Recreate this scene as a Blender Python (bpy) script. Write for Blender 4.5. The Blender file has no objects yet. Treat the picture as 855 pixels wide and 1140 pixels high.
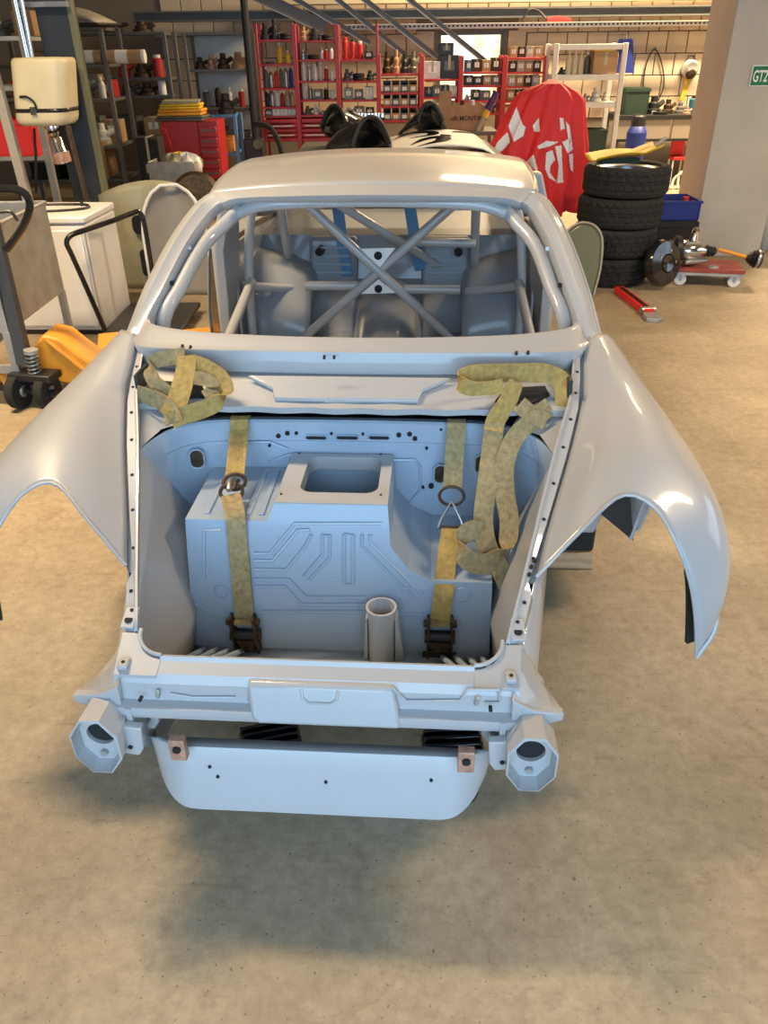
import bpy, math, random
from mathutils import Vector, Matrix
random.seed(7)
R = math.radians
scene = bpy.context.scene
col = scene.collection
# ------------------------------------------------------------ camera
F, PITCH, CH, ROLL = 860.0, R(31), 1.6, .0123
fw = Vector((0, math.cos(PITCH), -math.sin(PITCH)))
r0 = Vector((1, 0, 0)); u0 = Vector((0, math.sin(PITCH), math.cos(PITCH)))
rt = r0*math.cos(ROLL) - u0*math.sin(ROLL)
up = r0*math.sin(ROLL) + u0*math.cos(ROLL)
CAM = Vector((0, 0, CH))
cd = bpy.data.cameras.new('camera'); cam = bpy.data.objects.new('camera', cd); col.objects.link(cam)
cd.sensor_fit = 'VERTICAL'; cd.sensor_height = 36; cd.lens = 36*F/1140; cd.clip_start = .05
cam.matrix_world = Matrix(((rt.x, up.x, -fw.x, 0), (rt.y, up.y, -fw.y, 0), (rt.z, up.z, -fw.z, CH), (0, 0, 0, 1)))
scene.camera = cam
# ------------------------------------------------------------ world, lights, exposure
vs = scene.view_settings
vs.view_transform = 'Standard'; vs.look = 'None'; vs.gamma = 1; vs.use_curve_mapping = False; vs.exposure = 0.58
w = bpy.data.worlds.new('world'); scene.world = w; w.use_nodes = True
w.node_tree.nodes['Background'].inputs[0].default_value = (.62, .82, 1, 1)
w.node_tree.nodes['Background'].inputs[1].default_value = 1.7
def area(name, loc, target, sx, sy, power, color, spread=math.pi):
    l = bpy.data.lights.new(name, 'AREA'); l.shape = 'RECTANGLE'; l.size = sx; l.size_y = sy; l.energy = power; l.color = color
    o = bpy.data.objects.new(name, l); col.objects.link(o); o.location = loc
    o.rotation_euler = (Vector(target)-Vector(loc)).to_track_quat('-Z', 'Y').to_euler()
    l.spread = spread; return o
WARM = (1, .75, .46); COOL = (.35, .65, 1)
area('door_daylight', (0, -2.3, 1.8), (0, 2, .9), 4.6, 3.0, 104, COOL)          # open roller door behind the camera
area('window_daylight', (7.6, 3.6, 2.3), (0, 3.6, .8), 4.6, 1.7, 14, (.95, .95, 1))  # window band in the right wall
LAMPS = [(-2.3, 3.2, 4.1, 128), (4.0, 2.6, 4.2, 122), (3.6, 7.8, 4.3, 45), (4.6, 10.0, 4.3, 460), (-1.6, 8.6, 4.3, 4), (1.8, 10.4, 4.3, 150)]
for (x, y, z, p) in LAMPS:
    area('ceiling_lamp_light', (x, y, z-.09), (x, y, 0), 1.5, .3, p, WARM, R(140) if y < 5 else math.pi)

# ------------------------------------------------------------ helpers
def ray(px, py): return fw + rt*((px-427.5)/F) + up*((570-py)/F)
def at(px, py, Y):
    d = ray(px, py); return CAM + d*(Y/d.y)
def gz(px, py, z=0.0):
    d = ray(px, py); return CAM + d*((z-CH)/d.z)
PSI = R(3.9); CO = Vector((-.150, 1.125, 0))
EX = Vector((math.cos(PSI), -math.sin(PSI), 0)); EY = Vector((math.sin(PSI), math.cos(PSI), 0))
def tocar(v):
    q = v-CO; return Vector((q.dot(EX), q.dot(EY), q.z))
CC = tocar(CAM)
def cdir(px, py):
    d = ray(px, py); return Vector((d.dot(EX), d.dot(EY), d.z))
def cpl(px, py, n, d):
    r = cdir(px, py); n = Vector(n); return CC + r*((d-n.dot(CC))/n.dot(r))
def cy(px, py, y): return cpl(px, py, (0, 1, 0), y)
def cz(px, py, z): return cpl(px, py, (0, 0, 1), z)
def cx(px, py, x): return cpl(px, py, (1, 0, 0), x)

MATS = {}
def mat(name, c, rough=.5, metal=0.0, coat=0.0, vary=0.0, scale=8.0, bump=0.0, c2=None, spec=None, emit=0, contrast=None, wave=None, detail=4, alpha=None, trans=0):
    if name in MATS: return MATS[name]
    m = bpy.data.materials.new(name); m.use_nodes = True
    nt = m.node_tree; b = nt.nodes['Principled BSDF']
    b.inputs['Base Color'].default_value = (*c, 1); b.inputs['Roughness'].default_value = rough; b.inputs['Metallic'].default_value = metal
    b.inputs['Coat Weight'].default_value = coat; b.inputs['Coat Roughness'].default_value = .08
    if trans: b.inputs['Transmission Weight'].default_value = trans
    if spec is not None: b.inputs['Specular IOR Level'].default_value = spec
    if emit: b.inputs['Emission Color'].default_value = (*c, 1); b.inputs['Emission Strength'].default_value = emit
    tc = nt.nodes.new('ShaderNodeTexCoord')
    if vary or c2 or bump:
        n = nt.nodes.new('ShaderNodeTexNoise'); n.inputs['Scale'].default_value = scale; n.inputs['Detail'].default_value = detail
        nt.links.new(tc.outputs['Object'], n.inputs['Vector'])
        src = n.outputs['Fac']
        if wave:
            wv = nt.nodes.new('ShaderNodeTexWave'); wv.bands_direction = wave[0]; wv.inputs['Scale'].default_value = wave[1]; wv.inputs['Distortion'].default_value = wave[2]
            nt.links.new(tc.outputs['Object'], wv.inputs['Vector']); src = wv.outputs['Fac']
        if vary or c2:
            rp = nt.nodes.new('ShaderNodeValToRGB')
            a = c2 if c2 else tuple(max(0, x*(1-vary)) for x in c); e = c if c2 else tuple(min(1, x*(1+vary)) for x in c)
            lo, hi = contrast or (.3, .7)
            rp.color_ramp.elements[0].position = lo; rp.color_ramp.elements[1].position = hi
            rp.color_ramp.elements[0].color = (*a, 1); rp.color_ramp.elements[1].color = (*e, 1)
            nt.links.new(src, rp.inputs[0]); nt.links.new(rp.outputs[0], b.inputs['Base Color'])
        if bump:
            bp = nt.nodes.new('ShaderNodeBump'); bp.inputs['Strength'].default_value = bump; bp.inputs['Distance'].default_value = .01
            nt.links.new(src, bp.inputs['Height']); nt.links.new(bp.outputs[0], b.inputs['Normal'])
    MATS[name] = m
    return m

class MB:
    def __init__(s): s.v = []; s.f = []
    def add(s, vs_, fs):
        o = len(s.v); s.v += [Vector(p) for p in vs_]; s.f += [tuple(i+o for i in f) for f in fs]; return s
    def box(s, c, d, rot=None, taper=1.0):
        c = Vector(c); x, y, z = d[0]/2, d[1]/2, d[2]/2
        P = [Vector((a*(x if k < 0 else x*taper), b*(y if k < 0 else y*taper), k*z)) for k in (-1, 1) for b in (-1, 1) for a in (-1, 1)]
        if rot is not None:
            M = rot if isinstance(rot, Matrix) else Matrix.Rotation(rot, 3, 'Z'); P = [M @ p for p in P]
        return s.add([c+p for p in P], [(0, 2, 3, 1), (4, 5, 7, 6), (0, 1, 5, 4), (2, 6, 7, 3), (0, 4, 6, 2), (1, 3, 7, 5)])
    def bb(s, x0, x1, y0, y1, z0, z1): return s.box(((x0+x1)/2, (y0+y1)/2, (z0+z1)/2), (x1-x0, y1-y0, z1-z0))
    def cyl(s, p0, p1, a, b=None, n=16, caps=True):
        p0 = Vector(p0); p1 = Vector(p1); b = a if b is None else b
        d = (p1-p0).normalized(); t = d.orthogonal().normalized(); q = d.cross(t)
        P = []
        for (p, rr) in ((p0, a), (p1, b)):
            for k in range(n):
                an = 2*math.pi*k/n; P.append(p+(t*math.cos(an)+q*math.sin(an))*rr)
        fs = [(k, (k+1) % n, n+(k+1) % n, n+k) for k in range(n)]
        if caps: fs += [tuple(range(n-1, -1, -1)), tuple(range(n, 2*n))]
        return s.add(P, fs)
    def tube(s, path, r, n=10, closed=False, caps=True, flat=None):
        path = [Vector(p) for p in path]; m = len(path); P = []; t = None
        for i, p in enumerate(path):
            if closed: d = path[(i+1) % m]-path[i-1]
            else: d = path[min(i+1, m-1)]-path[max(i-1, 0)]
            d.normalize()
            t = d.orthogonal().normalized() if t is None else (t-d*t.dot(d)).normalized()
            q = d.cross(t); rr = r[i] if isinstance(r, (list, tuple)) else r
            for k in range(n):
                an = 2*math.pi*k/n; P.append(p+(t*math.cos(an)+q*math.sin(an))*rr)
        fs = []
        for i in range(m if closed else m-1):
            j = (i+1) % m
            for k in range(n): fs.append((i*n+k, i*n+(k+1) % n, j*n+(k+1) % n, j*n+k))
        if caps and not closed: fs += [tuple(range(n-1, -1, -1)), tuple(range((m-1)*n, m*n))]
        return s.add(P, fs)
    def lathe(s, prof, n=24, o=(0, 0, 0), axis=(0, 0, 1), fn=None):
        o = Vector(o); d = Vector(axis).normalized(); t = d.orthogonal().normalized(); q = d.cross(t); P = []; m = len(prof)
        for i, (rr, h) in enumerate(prof):
            for k in range(n):
                an = 2*math.pi*k/n; r2 = rr if fn is None else fn(i, k, rr)
                P.append(o+d*h+(t*math.cos(an)+q*math.sin(an))*r2)
        return s.add(P, [(i*n+k, i*n+(k+1) % n, (i+1)*n+(k+1) % n, (i+1)*n+k) for i in range(m-1) for k in range(n)])
    def prism(s, poly, a, b, fn):
        # poly of (u,v); fn(u,v,w) -> point ; w from a to b
        n = len(poly)
        P = [fn(u, v, a) for u, v in poly]+[fn(u, v, b) for u, v in poly]
        return s.add(P, [tuple(range(n-1, -1, -1)), tuple(range(n, 2*n))]+[(k, (k+1) % n, n+(k+1) % n, n+k) for k in range(n)])
    def grid(s, G, wrap=False):
        m = len(G); n = len(G[0]); P = [p for row in G for p in row]
        fs = []
        for i in range(m-1):
            for k in range(n if wrap else n-1):
                k2 = (k+1) % n; fs.append((i*n+k, i*n+k2, (i+1)*n+k2, (i+1)*n+k))
        return s.add(P, fs)
    def ribbon(s, path, wv, th=.004):
        # path of points, wv: half width vectors per point or single
        path = [Vector(p) for p in path]; m = len(path); P = []
        for i, p in enumerate(path):
            d = (path[min(i+1, m-1)]-path[max(i-1, 0)]).normalized()
            wvec = Vector(wv[i]) if isinstance(wv, list) else Vector(wv)
            hw = wvec.length; wd = (wvec-d*wvec.dot(d)).normalized()*hw
            nn = d.cross(wd).normalized()*th/2
            P += [p-wd-nn, p+wd-nn, p+wd+nn, p-wd+nn]
        fs = [(0, 1, 2, 3), tuple((m-1)*4+k for k in (3, 2, 1, 0))]
        for i in range(m-1):
            for k in range(4): fs.append((i*4+k, (i+1)*4+k, (i+1)*4+(k+1) % 4, i*4+(k+1) % 4))
        return s.add(P, fs)
    def build(s, name, m, parent=None, ang=35, bevel=0, solid=0, seg=2, subsurf=0):
        me = bpy.data.meshes.new(name); me.from_pydata([tuple(p) for p in s.v], [], s.f)
        import bmesh
        bm = bmesh.new(); bm.from_mesh(me); bmesh.ops.recalc_face_normals(bm, faces=bm.faces); bm.to_mesh(me); bm.free()
        me.polygons.foreach_set('use_smooth', [True]*len(me.polygons)); me.set_sharp_from_angle(angle=R(ang))
        me.materials.append(m if not isinstance(m, str) else MATS[m])
        o = bpy.data.objects.new(name, me); col.objects.link(o)
        if parent: o.parent = parent
        if solid:
            md = o.modifiers.new('s', 'SOLIDIFY'); md.thickness = solid; md.offset = -1
        if bevel:
            md = o.modifiers.new('b', 'BEVEL'); md.width = bevel; md.segments = seg; md.limit_method = 'ANGLE'; md.angle_limit = R(40)
        if subsurf:
            md = o.modifiers.new('ss', 'SUBSURF'); md.levels = subsurf; md.render_levels = subsurf
        return o
def tag(o, label=None, cat=None, group=None, kind=None):
    if label: o['label'] = label
    if cat: o['category'] = cat
    if group: o['group'] = group
    if kind: o['kind'] = kind
    return o
def thing(name, label, cat, loc=(0, 0, 0), rz=0.0, group=None):
    o = bpy.data.objects.new(name, None); col.objects.link(o); o.location = loc; o.rotation_euler = (0, 0, rz); o.empty_display_size = .1
    return tag(o, label, cat, group)
def copy_tree(o, parent=None):
    c = o.copy(); col.objects.link(c); c.parent = parent
    for ch in list(o.children): copy_tree(ch, c)
    return c
def catmull(P, n):
    P = [Vector(p) for p in P]; m = len(P)-1
    # chord-length parametrised resample
    L = [0]
    for i in range(m): L.append(L[-1]+max(1e-6, (P[i+1]-P[i]).length))
    out = []
    for k in range(n):
        s_ = L[-1]*k/(n-1); i = 0
        while i < m-1 and s_ > L[i+1]: i += 1
        t = (s_-L[i])/(L[i+1]-L[i]); a = P[i-1] if i > 0 else P[i]*2-P[i+1]; b, c = P[i], P[i+1]; d = P[i+2] if i+2 <= m else P[i+1]*2-P[i]
        out.append(.5*((2*b)+(c-a)*t+(2*a-5*b+4*c-d)*t*t+(3*b-a-3*c+d)*t*t*t))
    return out
def arc(cx_, cy_, r, a0, a1, n): return [(cx_+r*math.cos(R(a0+(a1-a0)*k/(n-1))), cy_+r*math.sin(R(a0+(a1-a0)*k/(n-1)))) for k in range(n)]
def rrect(x0, x1, y0, y1, r, n=5):
    return arc(x1-r, y1-r, r, 0, 90, n)+arc(x0+r, y1-r, r, 90, 180, n)+arc(x0+r, y0+r, r, 180, 270, n)+arc(x1-r, y0+r, r, 270, 360, n)
ORD = ['first', 'second', 'third', 'fourth', 'fifth', 'sixth', 'seventh', 'eighth', 'ninth', 'tenth', 'eleventh', 'twelfth', 'thirteenth', 'fourteenth', 'fifteenth', 'sixteenth']

# ------------------------------------------------------------ materials
mat('paint', (.395, .395, .40), .42, 0, .7, vary=.03, scale=3)
mat('paint_cool_lit', (.34, .41, .50), .34, 0, .4, vary=.04, scale=4)  # body paint tinted blue, the cool front light put into the colour
mat('paint_shaded', (.27, .29, .32), .36, 0, .4, vary=.04, scale=4)  # same body paint darkened, shade of the enclosed cabin put into the colour
mat('dark', (.008, .008, .009), .8)
mat('black', (.016, .016, .017), .45)
mat('blackgloss', (.012, .012, .013), .16, coat=.4)
mat('rubber', (.018, .017, .015), .85, vary=.25, scale=30)
mat('steel', (.42, .42, .41), .35, .85, vary=.12, scale=20)
mat('chrome', (.75, .75, .75), .12, 1)
mat('galv', (.40, .40, .38), .5, .55, vary=.18, scale=9)
mat('rackgrey', (.13, .13, .12), .5, .2, vary=.1, scale=12)
mat('rackwhite', (.62, .62, .58), .5, .1, vary=.06)
mat('red', (.42, .022, .022), .42, vary=.12, scale=10)
mat('redbright', (.70, .025, .025), .55)
mat('white', (.78, .77, .74), .4, vary=.02)
mat('cream', (.74, .64, .40), .42, vary=.08, scale=5)
mat('carton', (.38, .24, .12), .8, vary=.12, scale=14)
mat('wood', (.55, .36, .20), .65, wave=('Z', 9, 4), c2=(.46, .28, .14), contrast=(.1, .9))
mat('strap', (.42, .31, .15), .85, c2=(.26, .18, .075), scale=70, bump=.35, contrast=(.3, .7), detail=8)
mat('strapyellow', (.50, .33, .10), .85, c2=(.33, .21, .06), scale=70, bump=.35, contrast=(.3, .7), detail=8)
mat('copper', (.48, .27, .19), .5, .35, vary=.25, scale=60)
mat('rust', (.10, .062, .035), .55, .7, c2=(.04, .03, .02), scale=40)
mat('orange', (.78, .33, .03), .45, vary=.1, scale=8)
mat('yellow', (.72, .48, .03), .5, vary=.1)
mat('blue', (.012, .03, .22), .5)
mat('bluelight', (.08, .22, .42), .5)
mat('green', (.018, .045, .028), .6)
mat('teal', (.02, .14, .22), .6)
mat('olive', (.16, .17, .09), .35, coat=.3)
mat('beige', (.40, .36, .29), .5, vary=.05)
mat('concrete', (.50, .45, .37), .8, vary=.07, scale=3, bump=.15)
mat('block', (.62, .51, .37), .85, vary=.10, scale=2.5, bump=.2)
mat('mortar', (.20, .17, .13), .9)
mat('plaster', (.33, .29, .23), .85, vary=.05, scale=2)
mat('signgreen', (.01, .17, .06), .45)
mat('signwhite', (.82, .82, .80), .45)
mat('redwood', (.30, .055, .035), .55, vary=.2, scale=9)
mat('glassbright', (1, .93, .74), .3, emit=2.2)
# ------------------------------------------------------------ floor material
def floor_mat():
    m = bpy.data.materials.new('floor_concrete'); m.use_nodes = True; nt = m.node_tree; b = nt.nodes['Principled BSDF']; N = nt.nodes.new; L = nt.links.new
    tc = N('ShaderNodeTexCoord')
    def noise(sc, det, rough=.6):
        n = N('ShaderNodeTexNoise'); n.inputs['Scale'].default_value = sc; n.inputs['Detail'].default_value = det; n.inputs['Roughness'].default_value = rough
        L(tc.outputs['Object'], n.inputs['Vector']); return n.outputs['Fac']
    def ramp(src, stops):
        r = N('ShaderNodeValToRGB'); e = r.color_ramp.elements
        e[0].position, e[0].color = stops[0][0], (*stops[0][1], 1); e[1].position, e[1].color = stops[-1][0], (*stops[-1][1], 1)
        for p, c in stops[1:-1]:
            k = e.new(p); k.color = (*c, 1)
        L(src, r.inputs[0]); return r.outputs[0]
    def mix(mode, fac, a, c):
        x = N('ShaderNodeMix'); x.data_type = 'RGBA'; x.blend_type = mode
        if isinstance(fac, float): x.inputs[0].default_value = fac
        else: L(fac, x.inputs[0])
        L(a, x.inputs[6]); L(c, x.inputs[7]); return x.outputs[2]
    base = ramp(noise(1.3, 8, .65), [(.28, (.275, .212, .132)), (.5, (.40, .313, .203)), (.72, (.50, .40, .266))])
    fine = ramp(noise(26, 8, .75), [(.3, (.62, .60, .57)), (.62, (1, 1, 1))])
    c = mix('MULTIPLY', .8, base, fine)
    st = ramp(noise(3.2, 5, .7), [(.60, (1, 1, 1)), (.78, (.58, .55, .52))])
    c = mix('MULTIPLY', .8, c, st)
    st2 = ramp(noise(9, 6, .7), [(.58, (1, 1, 1)), (.74, (.55, .52, .5))])
    c = mix('MULTIPLY', .55, c, st2)
    mp = N('ShaderNodeMapping'); mp.inputs['Scale'].default_value = (3, 22, 1); mp.inputs['Rotation'].default_value = (0, 0, .5); L(tc.outputs['Object'], mp.inputs['Vector'])
    sn = N('ShaderNodeTexNoise'); sn.inputs['Scale'].default_value = 1.6; sn.inputs['Detail'].default_value = 7; L(mp.outputs[0], sn.inputs['Vector'])
    sc_ = ramp(sn.outputs['Fac'], [(.60, (1, 1, 1)), (.72, (.74, .71, .68))])
    c = mix('MULTIPLY', .6, c, sc_)
    sp = ramp(noise(95, 2, .5), [(.67, (1, 1, 1)), (.73, (.36, .32, .28))])
    c = mix('MULTIPLY', .85, c, sp)
    v = N('ShaderNodeTexVoronoi'); v.feature = 'DISTANCE_TO_EDGE'; v.inputs['Scale'].default_value = .55
    dn = N('ShaderNodeTexNoise'); dn.inputs['Scale'].default_value = 3.5; dn.inputs['Detail'].default_value = 6; L(tc.outputs['Object'], dn.inputs['Vector'])
    dm = N('ShaderNodeVectorMath'); dm.operation = 'MULTIPLY_ADD'; L(dn.outputs['Color'], dm.inputs[0]); dm.inputs[1].default_value = (.5, .5, .5); L(tc.outputs['Object'], dm.inputs[2])
    L(dm.outputs[0], v.inputs['Vector'])
    cr = ramp(v.outputs['Distance'], [(0, (.55, .5, .45)), (.0022, (1, 1, 1))])
    c = mix('MULTIPLY', .22, c, cr)
    L(c, b.inputs['Base Color'])
    rr = N('ShaderNodeMapRange'); rr.inputs[3].default_value = .5; rr.inputs[4].default_value = .8; L(noise(4, 5), rr.inputs[0]); L(rr.outputs[0], b.inputs['Roughness'])
    bp = N('ShaderNodeBump'); bp.inputs['Strength'].default_value = .12; bp.inputs['Distance'].default_value = .01; L(noise(40, 5), bp.inputs['Height']); L(bp.outputs[0], b.inputs['Normal'])
    MATS['floor'] = m
floor_mat()
# ------------------------------------------------------------ room shell
WY = 11.8; XL, XR, YF, ZC = -5.6, 8.0, -2.5, 4.6
def struct(name, mb, m, **k):
    return tag(mb.build(name, m, **k), kind='structure')
struct('floor', MB().bb(XL-.2, XR+.2, YF-3, WY+.2, -.12, 0), 'floor')
struct('ceiling', MB().bb(XL-.2, XR+.2, YF-.2, WY+.2, ZC, ZC+.15), 'plaster')
struct('wall_left', MB().bb(XL-.2, XL, YF, WY, 0, ZC), 'plaster')
wr = MB()   # right wall with a band of windows
wr.bb(XR, XR+.2, YF, WY, 0, 1.4); wr.bb(XR, XR+.2, YF, WY, 3.2, ZC); wr.bb(XR, XR+.2, YF, 1.2, 1.4, 3.2); wr.bb(XR, XR+.2, 6.0, WY, 1.4, 3.2)
struct('wall_right', wr, 'plaster')
wfm = MB()
for k in range(5): wfm.bb(XR+.02, XR+.09, 1.2+k*1.2-.03, 1.2+k*1.2+.03, 1.4, 3.2)
for z in (1.43, 2.3, 3.17): wfm.bb(XR+.02, XR+.09, 1.2, 6.0, z-.03, z+.03)
struct('window_2', wfm, 'black')
wf = MB(); wf.bb(XL, -2.6, YF-.2, YF, 0, ZC); wf.bb(2.6, XR, YF-.2, YF, 0, ZC); wf.bb(-2.6, 2.6, YF-.2, YF, 3.7, ZC)
struct('wall_front', wf, 'plaster')
# back wall with a window hole
wx0, wx1 = at(486.5, 60, WY).x, at(561, 60, WY).x; wz0, wz1 = at(520, 117, WY).z, at(520, 34, WY).z
wb = MB(); wb.bb(XL, wx0, WY, WY+.2, 0, ZC); wb.bb(wx1, XR, WY, WY+.2, 0, ZC); wb.bb(wx0, wx1, WY, WY+.2, 0, wz0); wb.bb(wx0, wx1, WY, WY+.2, wz1, ZC)
wall = struct('wall_back', wb, 'mortar')
BW, BH, TH = .262, .25, .022
blk = None; rnd = random.Random(3); cnt = 0
zrow0 = .75
for j in range(8):
    z0 = zrow0+j*BH
    for i in range(-6, 30):
        x0 = -1.6+i*BW+(BW/2 if j % 2 else 0)
        if x0 > 5.6 or x0 < -3.0: continue
        if cnt >= 298: continue
        xa, xb = x0+.006, x0+BW-.006
        if xb > wx0-.04 and xa < wx1+.04 and z0+BH > wz0-.03 and z0 < wz1+.03:
            continue
        if blk is None:
            blk = MB().bb(-BW/2+.006, BW/2-.006, -TH, 0, .006, BH-.006).build('block', 'block', wall, bevel=.004, seg=1); o = blk
        else:
            o = blk.copy(); col.objects.link(o)
        o.location = (x0+BW/2, WY-rnd.random()*.004, z0); cnt += 1
# filler masonry close to the window where whole blocks do not fit
ed = MB()
for (a, b_, c, d) in ((wx0-.27, wx0-.045, wz0, wz1), (wx1+.045, wx1+.27, wz0, wz1)):
    n = max(1, int((d-c)/BH))
    for k in range(n): ed.bb(a, b_, WY-.018, WY, c+k*(d-c)/n+.006, c+(k+1)*(d-c)/n-.006)
eo = ed.build('block_course', 'block', wall); eo['kind'] = 'stuff'
def window_mat():
    m = bpy.data.materials.new('bright_window'); m.use_nodes = True; nt = m.node_tree; b = nt.nodes['Principled BSDF']
    tc = nt.nodes.new('ShaderNodeTexCoord'); n = nt.nodes.new('ShaderNodeTexNoise'); n.inputs['Scale'].default_value = 2.2; n.inputs['Detail'].default_value = 2
    rp = nt.nodes.new('ShaderNodeValToRGB'); e = rp.color_ramp.elements
    e[0].position = .36; e[0].color = (.95, .42, .22, 1); e[1].position = .56; e[1].color = (1, .97, .86, 1); k = e.new(.47); k.color = (.93, .86, .38, 1)
    nt.links.new(tc.outputs['Object'], n.inputs['Vector']); nt.links.new(n.outputs['Fac'], rp.inputs[0]); nt.links.new(rp.outputs[0], b.inputs['Emission Color'])
    b.inputs['Emission Strength'].default_value = 1.3; b.inputs['Base Color'].default_value = (.3, .3, .3, 1); b.inputs['Roughness'].default_value = .3
    MATS['winpane'] = m
window_mat()
wm = (wx0+wx1)/2
wfr = MB()
for (a, b_, c, d) in ((wx0, wx1, wz1-.05, wz1), (wx0, wx1, wz0, wz0+.05), (wx0, wx0+.05, wz0+.05, wz1-.05), (wx1-.05, wx1, wz0+.05, wz1-.05)): wfr.bb(a, b_, WY+.01, WY+.1, c, d)
w1 = struct('window_1', wfr, 'rackgrey')
MB().bb(wx0+.05, wx1-.05, WY+.06, WY+.07, wz0+.05, wz1-.05).build('pane', 'winpane', w1)
# ceiling beams and lamp housings
for k, y in enumerate((1.5, 5.0, 8.5)):
    b = MB(); b.bb(XL, XR, y-.1, y+.1, ZC-.02, ZC); b.bb(XL, XR, y-.012, y+.012, ZC-.26, ZC-.02); b.bb(XL, XR, y-.1, y+.1, ZC-.28, ZC-.26)
    struct('trim_%d' % (k+1), b, 'rackgrey')
for k, (x, y, z, p) in enumerate(LAMPS):
    t = thing('ceiling_lamp', 'long warm ceiling lamp hanging above the workshop floor', 'lamp', (x, y, z), 0, 'ceiling lamps')
    MB().bb(-.78, .78, -.17, .17, -.06, 0).build('housing', 'white', t, bevel=.01)
    MB().cyl((-.5, 0, 0), (-.5, 0, ZC-z-(.28 if abs(y-5) < .1 else 0)), .006, n=6).build('hanger', 'steel', t); MB().cyl((.5, 0, 0), (.5, 0, ZC-z), .006, n=6).build('hanger', 'steel', t)
# wall beams: dark steel beam, pale upper beam, white slotted rail
def hbeam(name, label, cat, px0, px1, py0, py1, Y, dep, m):
    a = at(px0, py1, Y); b = at(px1, py0, Y); zz0 = (at((px0+px1)/2, py1, Y)).z; zz1 = at((px0+px1)/2, py0, Y).z
    return a.x, b.x, zz0, zz1
x0, x1, z0, z1 = hbeam(0, 0, 0, 150, 830, 9, 21, 11.55, .2, 0)
t = thing('steel_beam', 'dark steel beam running along the pale block wall', 'beam', ((x0+x1)/2, 11.55, z0))
h = z1-z0; wd = (x1-x0)/2
MB().bb(-wd, wd, -.02, .02, .02, h-.02).build('web', 'rackgrey', t); MB().bb(-wd, wd, -.1, .1, 0, .02).build('flange', 'rackgrey', t); MB().bb(-wd, wd, -.1, .1, h-.02, h).build('flange', 'rackgrey', t)
x0, x1, z0, z1 = hbeam(0, 0, 0, 372, 806, 25, 31, 11.35, .2, 0)
t = thing('slotted_rail', 'long white slotted rail fixed along the block wall above the window', 'rail', ((x0+x1)/2, 11.35, z0))
h = z1-z0; wd = (x1-x0)/2
MB().bb(-wd, wd, 0, .03, 0, h).build('web', 'rackwhite', t); MB().bb(-wd, wd, -.04, 0, h-.006, h).build('flange', 'rackwhite', t)
sl = None
for k in range(90):
    q = -wd+.03+k*(2*wd-.06)/89
    if sl is None: sl = MB().bb(-.012, .012, -.002, 0, h*.35, h*.7).build('slot', 'dark', t); o = sl
    else: o = sl.copy(); col.objects.link(o)
    o.location = (q, 0, 0)
for s_ in (-1, 0, 1): MB().bb(s_*wd*.8-.03, s_*wd*.8+.03, .03, 11.78-11.35, .0, .02).build('bracket', 'rackwhite', t)
x0, x1, z0, z1 = hbeam(0, 0, 0, 300, 830, -22, 3, 11.5, .2, 0)
tag(MB().bb(x0, x1, 11.45, 11.6, z0, z1).build('pale_beam', 'cream', bevel=.01), 'broad pale beam at the very top of the block wall', 'beam')
# diagonal braces
for i, (a, b, wdt, lab) in enumerate((((297, 0), (362, 31), .13, 'wide dark diagonal steel channel above the red racks'), ((325, -3), (412, 48), .05, 'thin dark diagonal brace just right of the wide channel'),
        ((376, 0), (450, 60), .05, 'diagonal steel brace above the third red rack bay'), ((405, -1), (487, 64), .055, 'diagonal steel brace with paler edge ending left of the window'), ((456, 0), (546, 73), .05, 'diagonal steel brace crossing the bright window'))):
    p = at(*a, 10.95); q = at(*b, 10.95); d = (p-q).normalized(); p = p+d*1.2
    M = Matrix((d, Vector((0, 1, 0)), d.cross(Vector((0, 1, 0))))).transposed()
    t = thing('steel_brace', lab, 'brace', q, group='diagonal steel braces')
    ln = (p-q).length
    MB().box((p-q)/2, (ln, .02, wdt), rot=M).build('web', 'rackgrey', t)
    for s_ in (-1, 1): MB().box((p-q)/2+Vector((0, s_*.0, 0))+(M @ Vector((0, 0, s_*wdt/2))), (ln, .06, .008), rot=M).build('flange', 'rackgrey' if s_ < 0 else 'galv', t)  # one flange in a paler metal than the other
# pillar with sign
pc = gz(768, 286); PW = .60
pil = struct('wall_pillar', MB().bb(0, PW, 0, .55, 0, ZC), 'concrete', bevel=.008); pil.location = (pc.x, pc.y, 0); pil['label'] = 'pale concrete pillar behind the red dolly'
fr = MB().bb(-.0, .13, -.03, 0, 0, ZC); 
sg = thing('wall_sign', 'green sign with white letters on the concrete pillar', 'sign', at(833.5, 96.5, pc.y-.012))
a = at(833.5, 96.5, pc.y); b = at(833.5, 72.5, pc.y); sh = b.z-a.z
MB().bb(0, .30, 0, .010, 0, sh).build('sign_edge', 'signwhite', sg, bevel=.003)
MB().bb(.009, .291, -.003, 0, .009, sh-.009).build('sign_plate', 'signgreen', sg)
def text(name, body, size, m, parent, loc, rot=(R(90), 0, 0), ext=.001, sx=1.0):
    c = bpy.data.curves.new(name, 'FONT'); c.body = body; c.size = size; c.extrude = ext; c.offset = size*.02
    o = bpy.data.objects.new(name, c); col.objects.link(o)
    dg = bpy.context.evaluated_depsgraph_get(); me = bpy.data.meshes.new_from_object(o.evaluated_get(dg)); bpy.data.objects.remove(o)
    me.name = name; me.materials.clear(); me.materials.append(MATS[m])
    o = bpy.data.objects.new(name, me); col.objects.link(o); o.parent = parent; o.location = loc; o.rotation_euler = rot; o.scale = (sx, 1, 1); return o
text('lettering', 'GT2', sh*.76, 'signwhite', sg, (.016, -.004, sh*.23), sx=.56)
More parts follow.
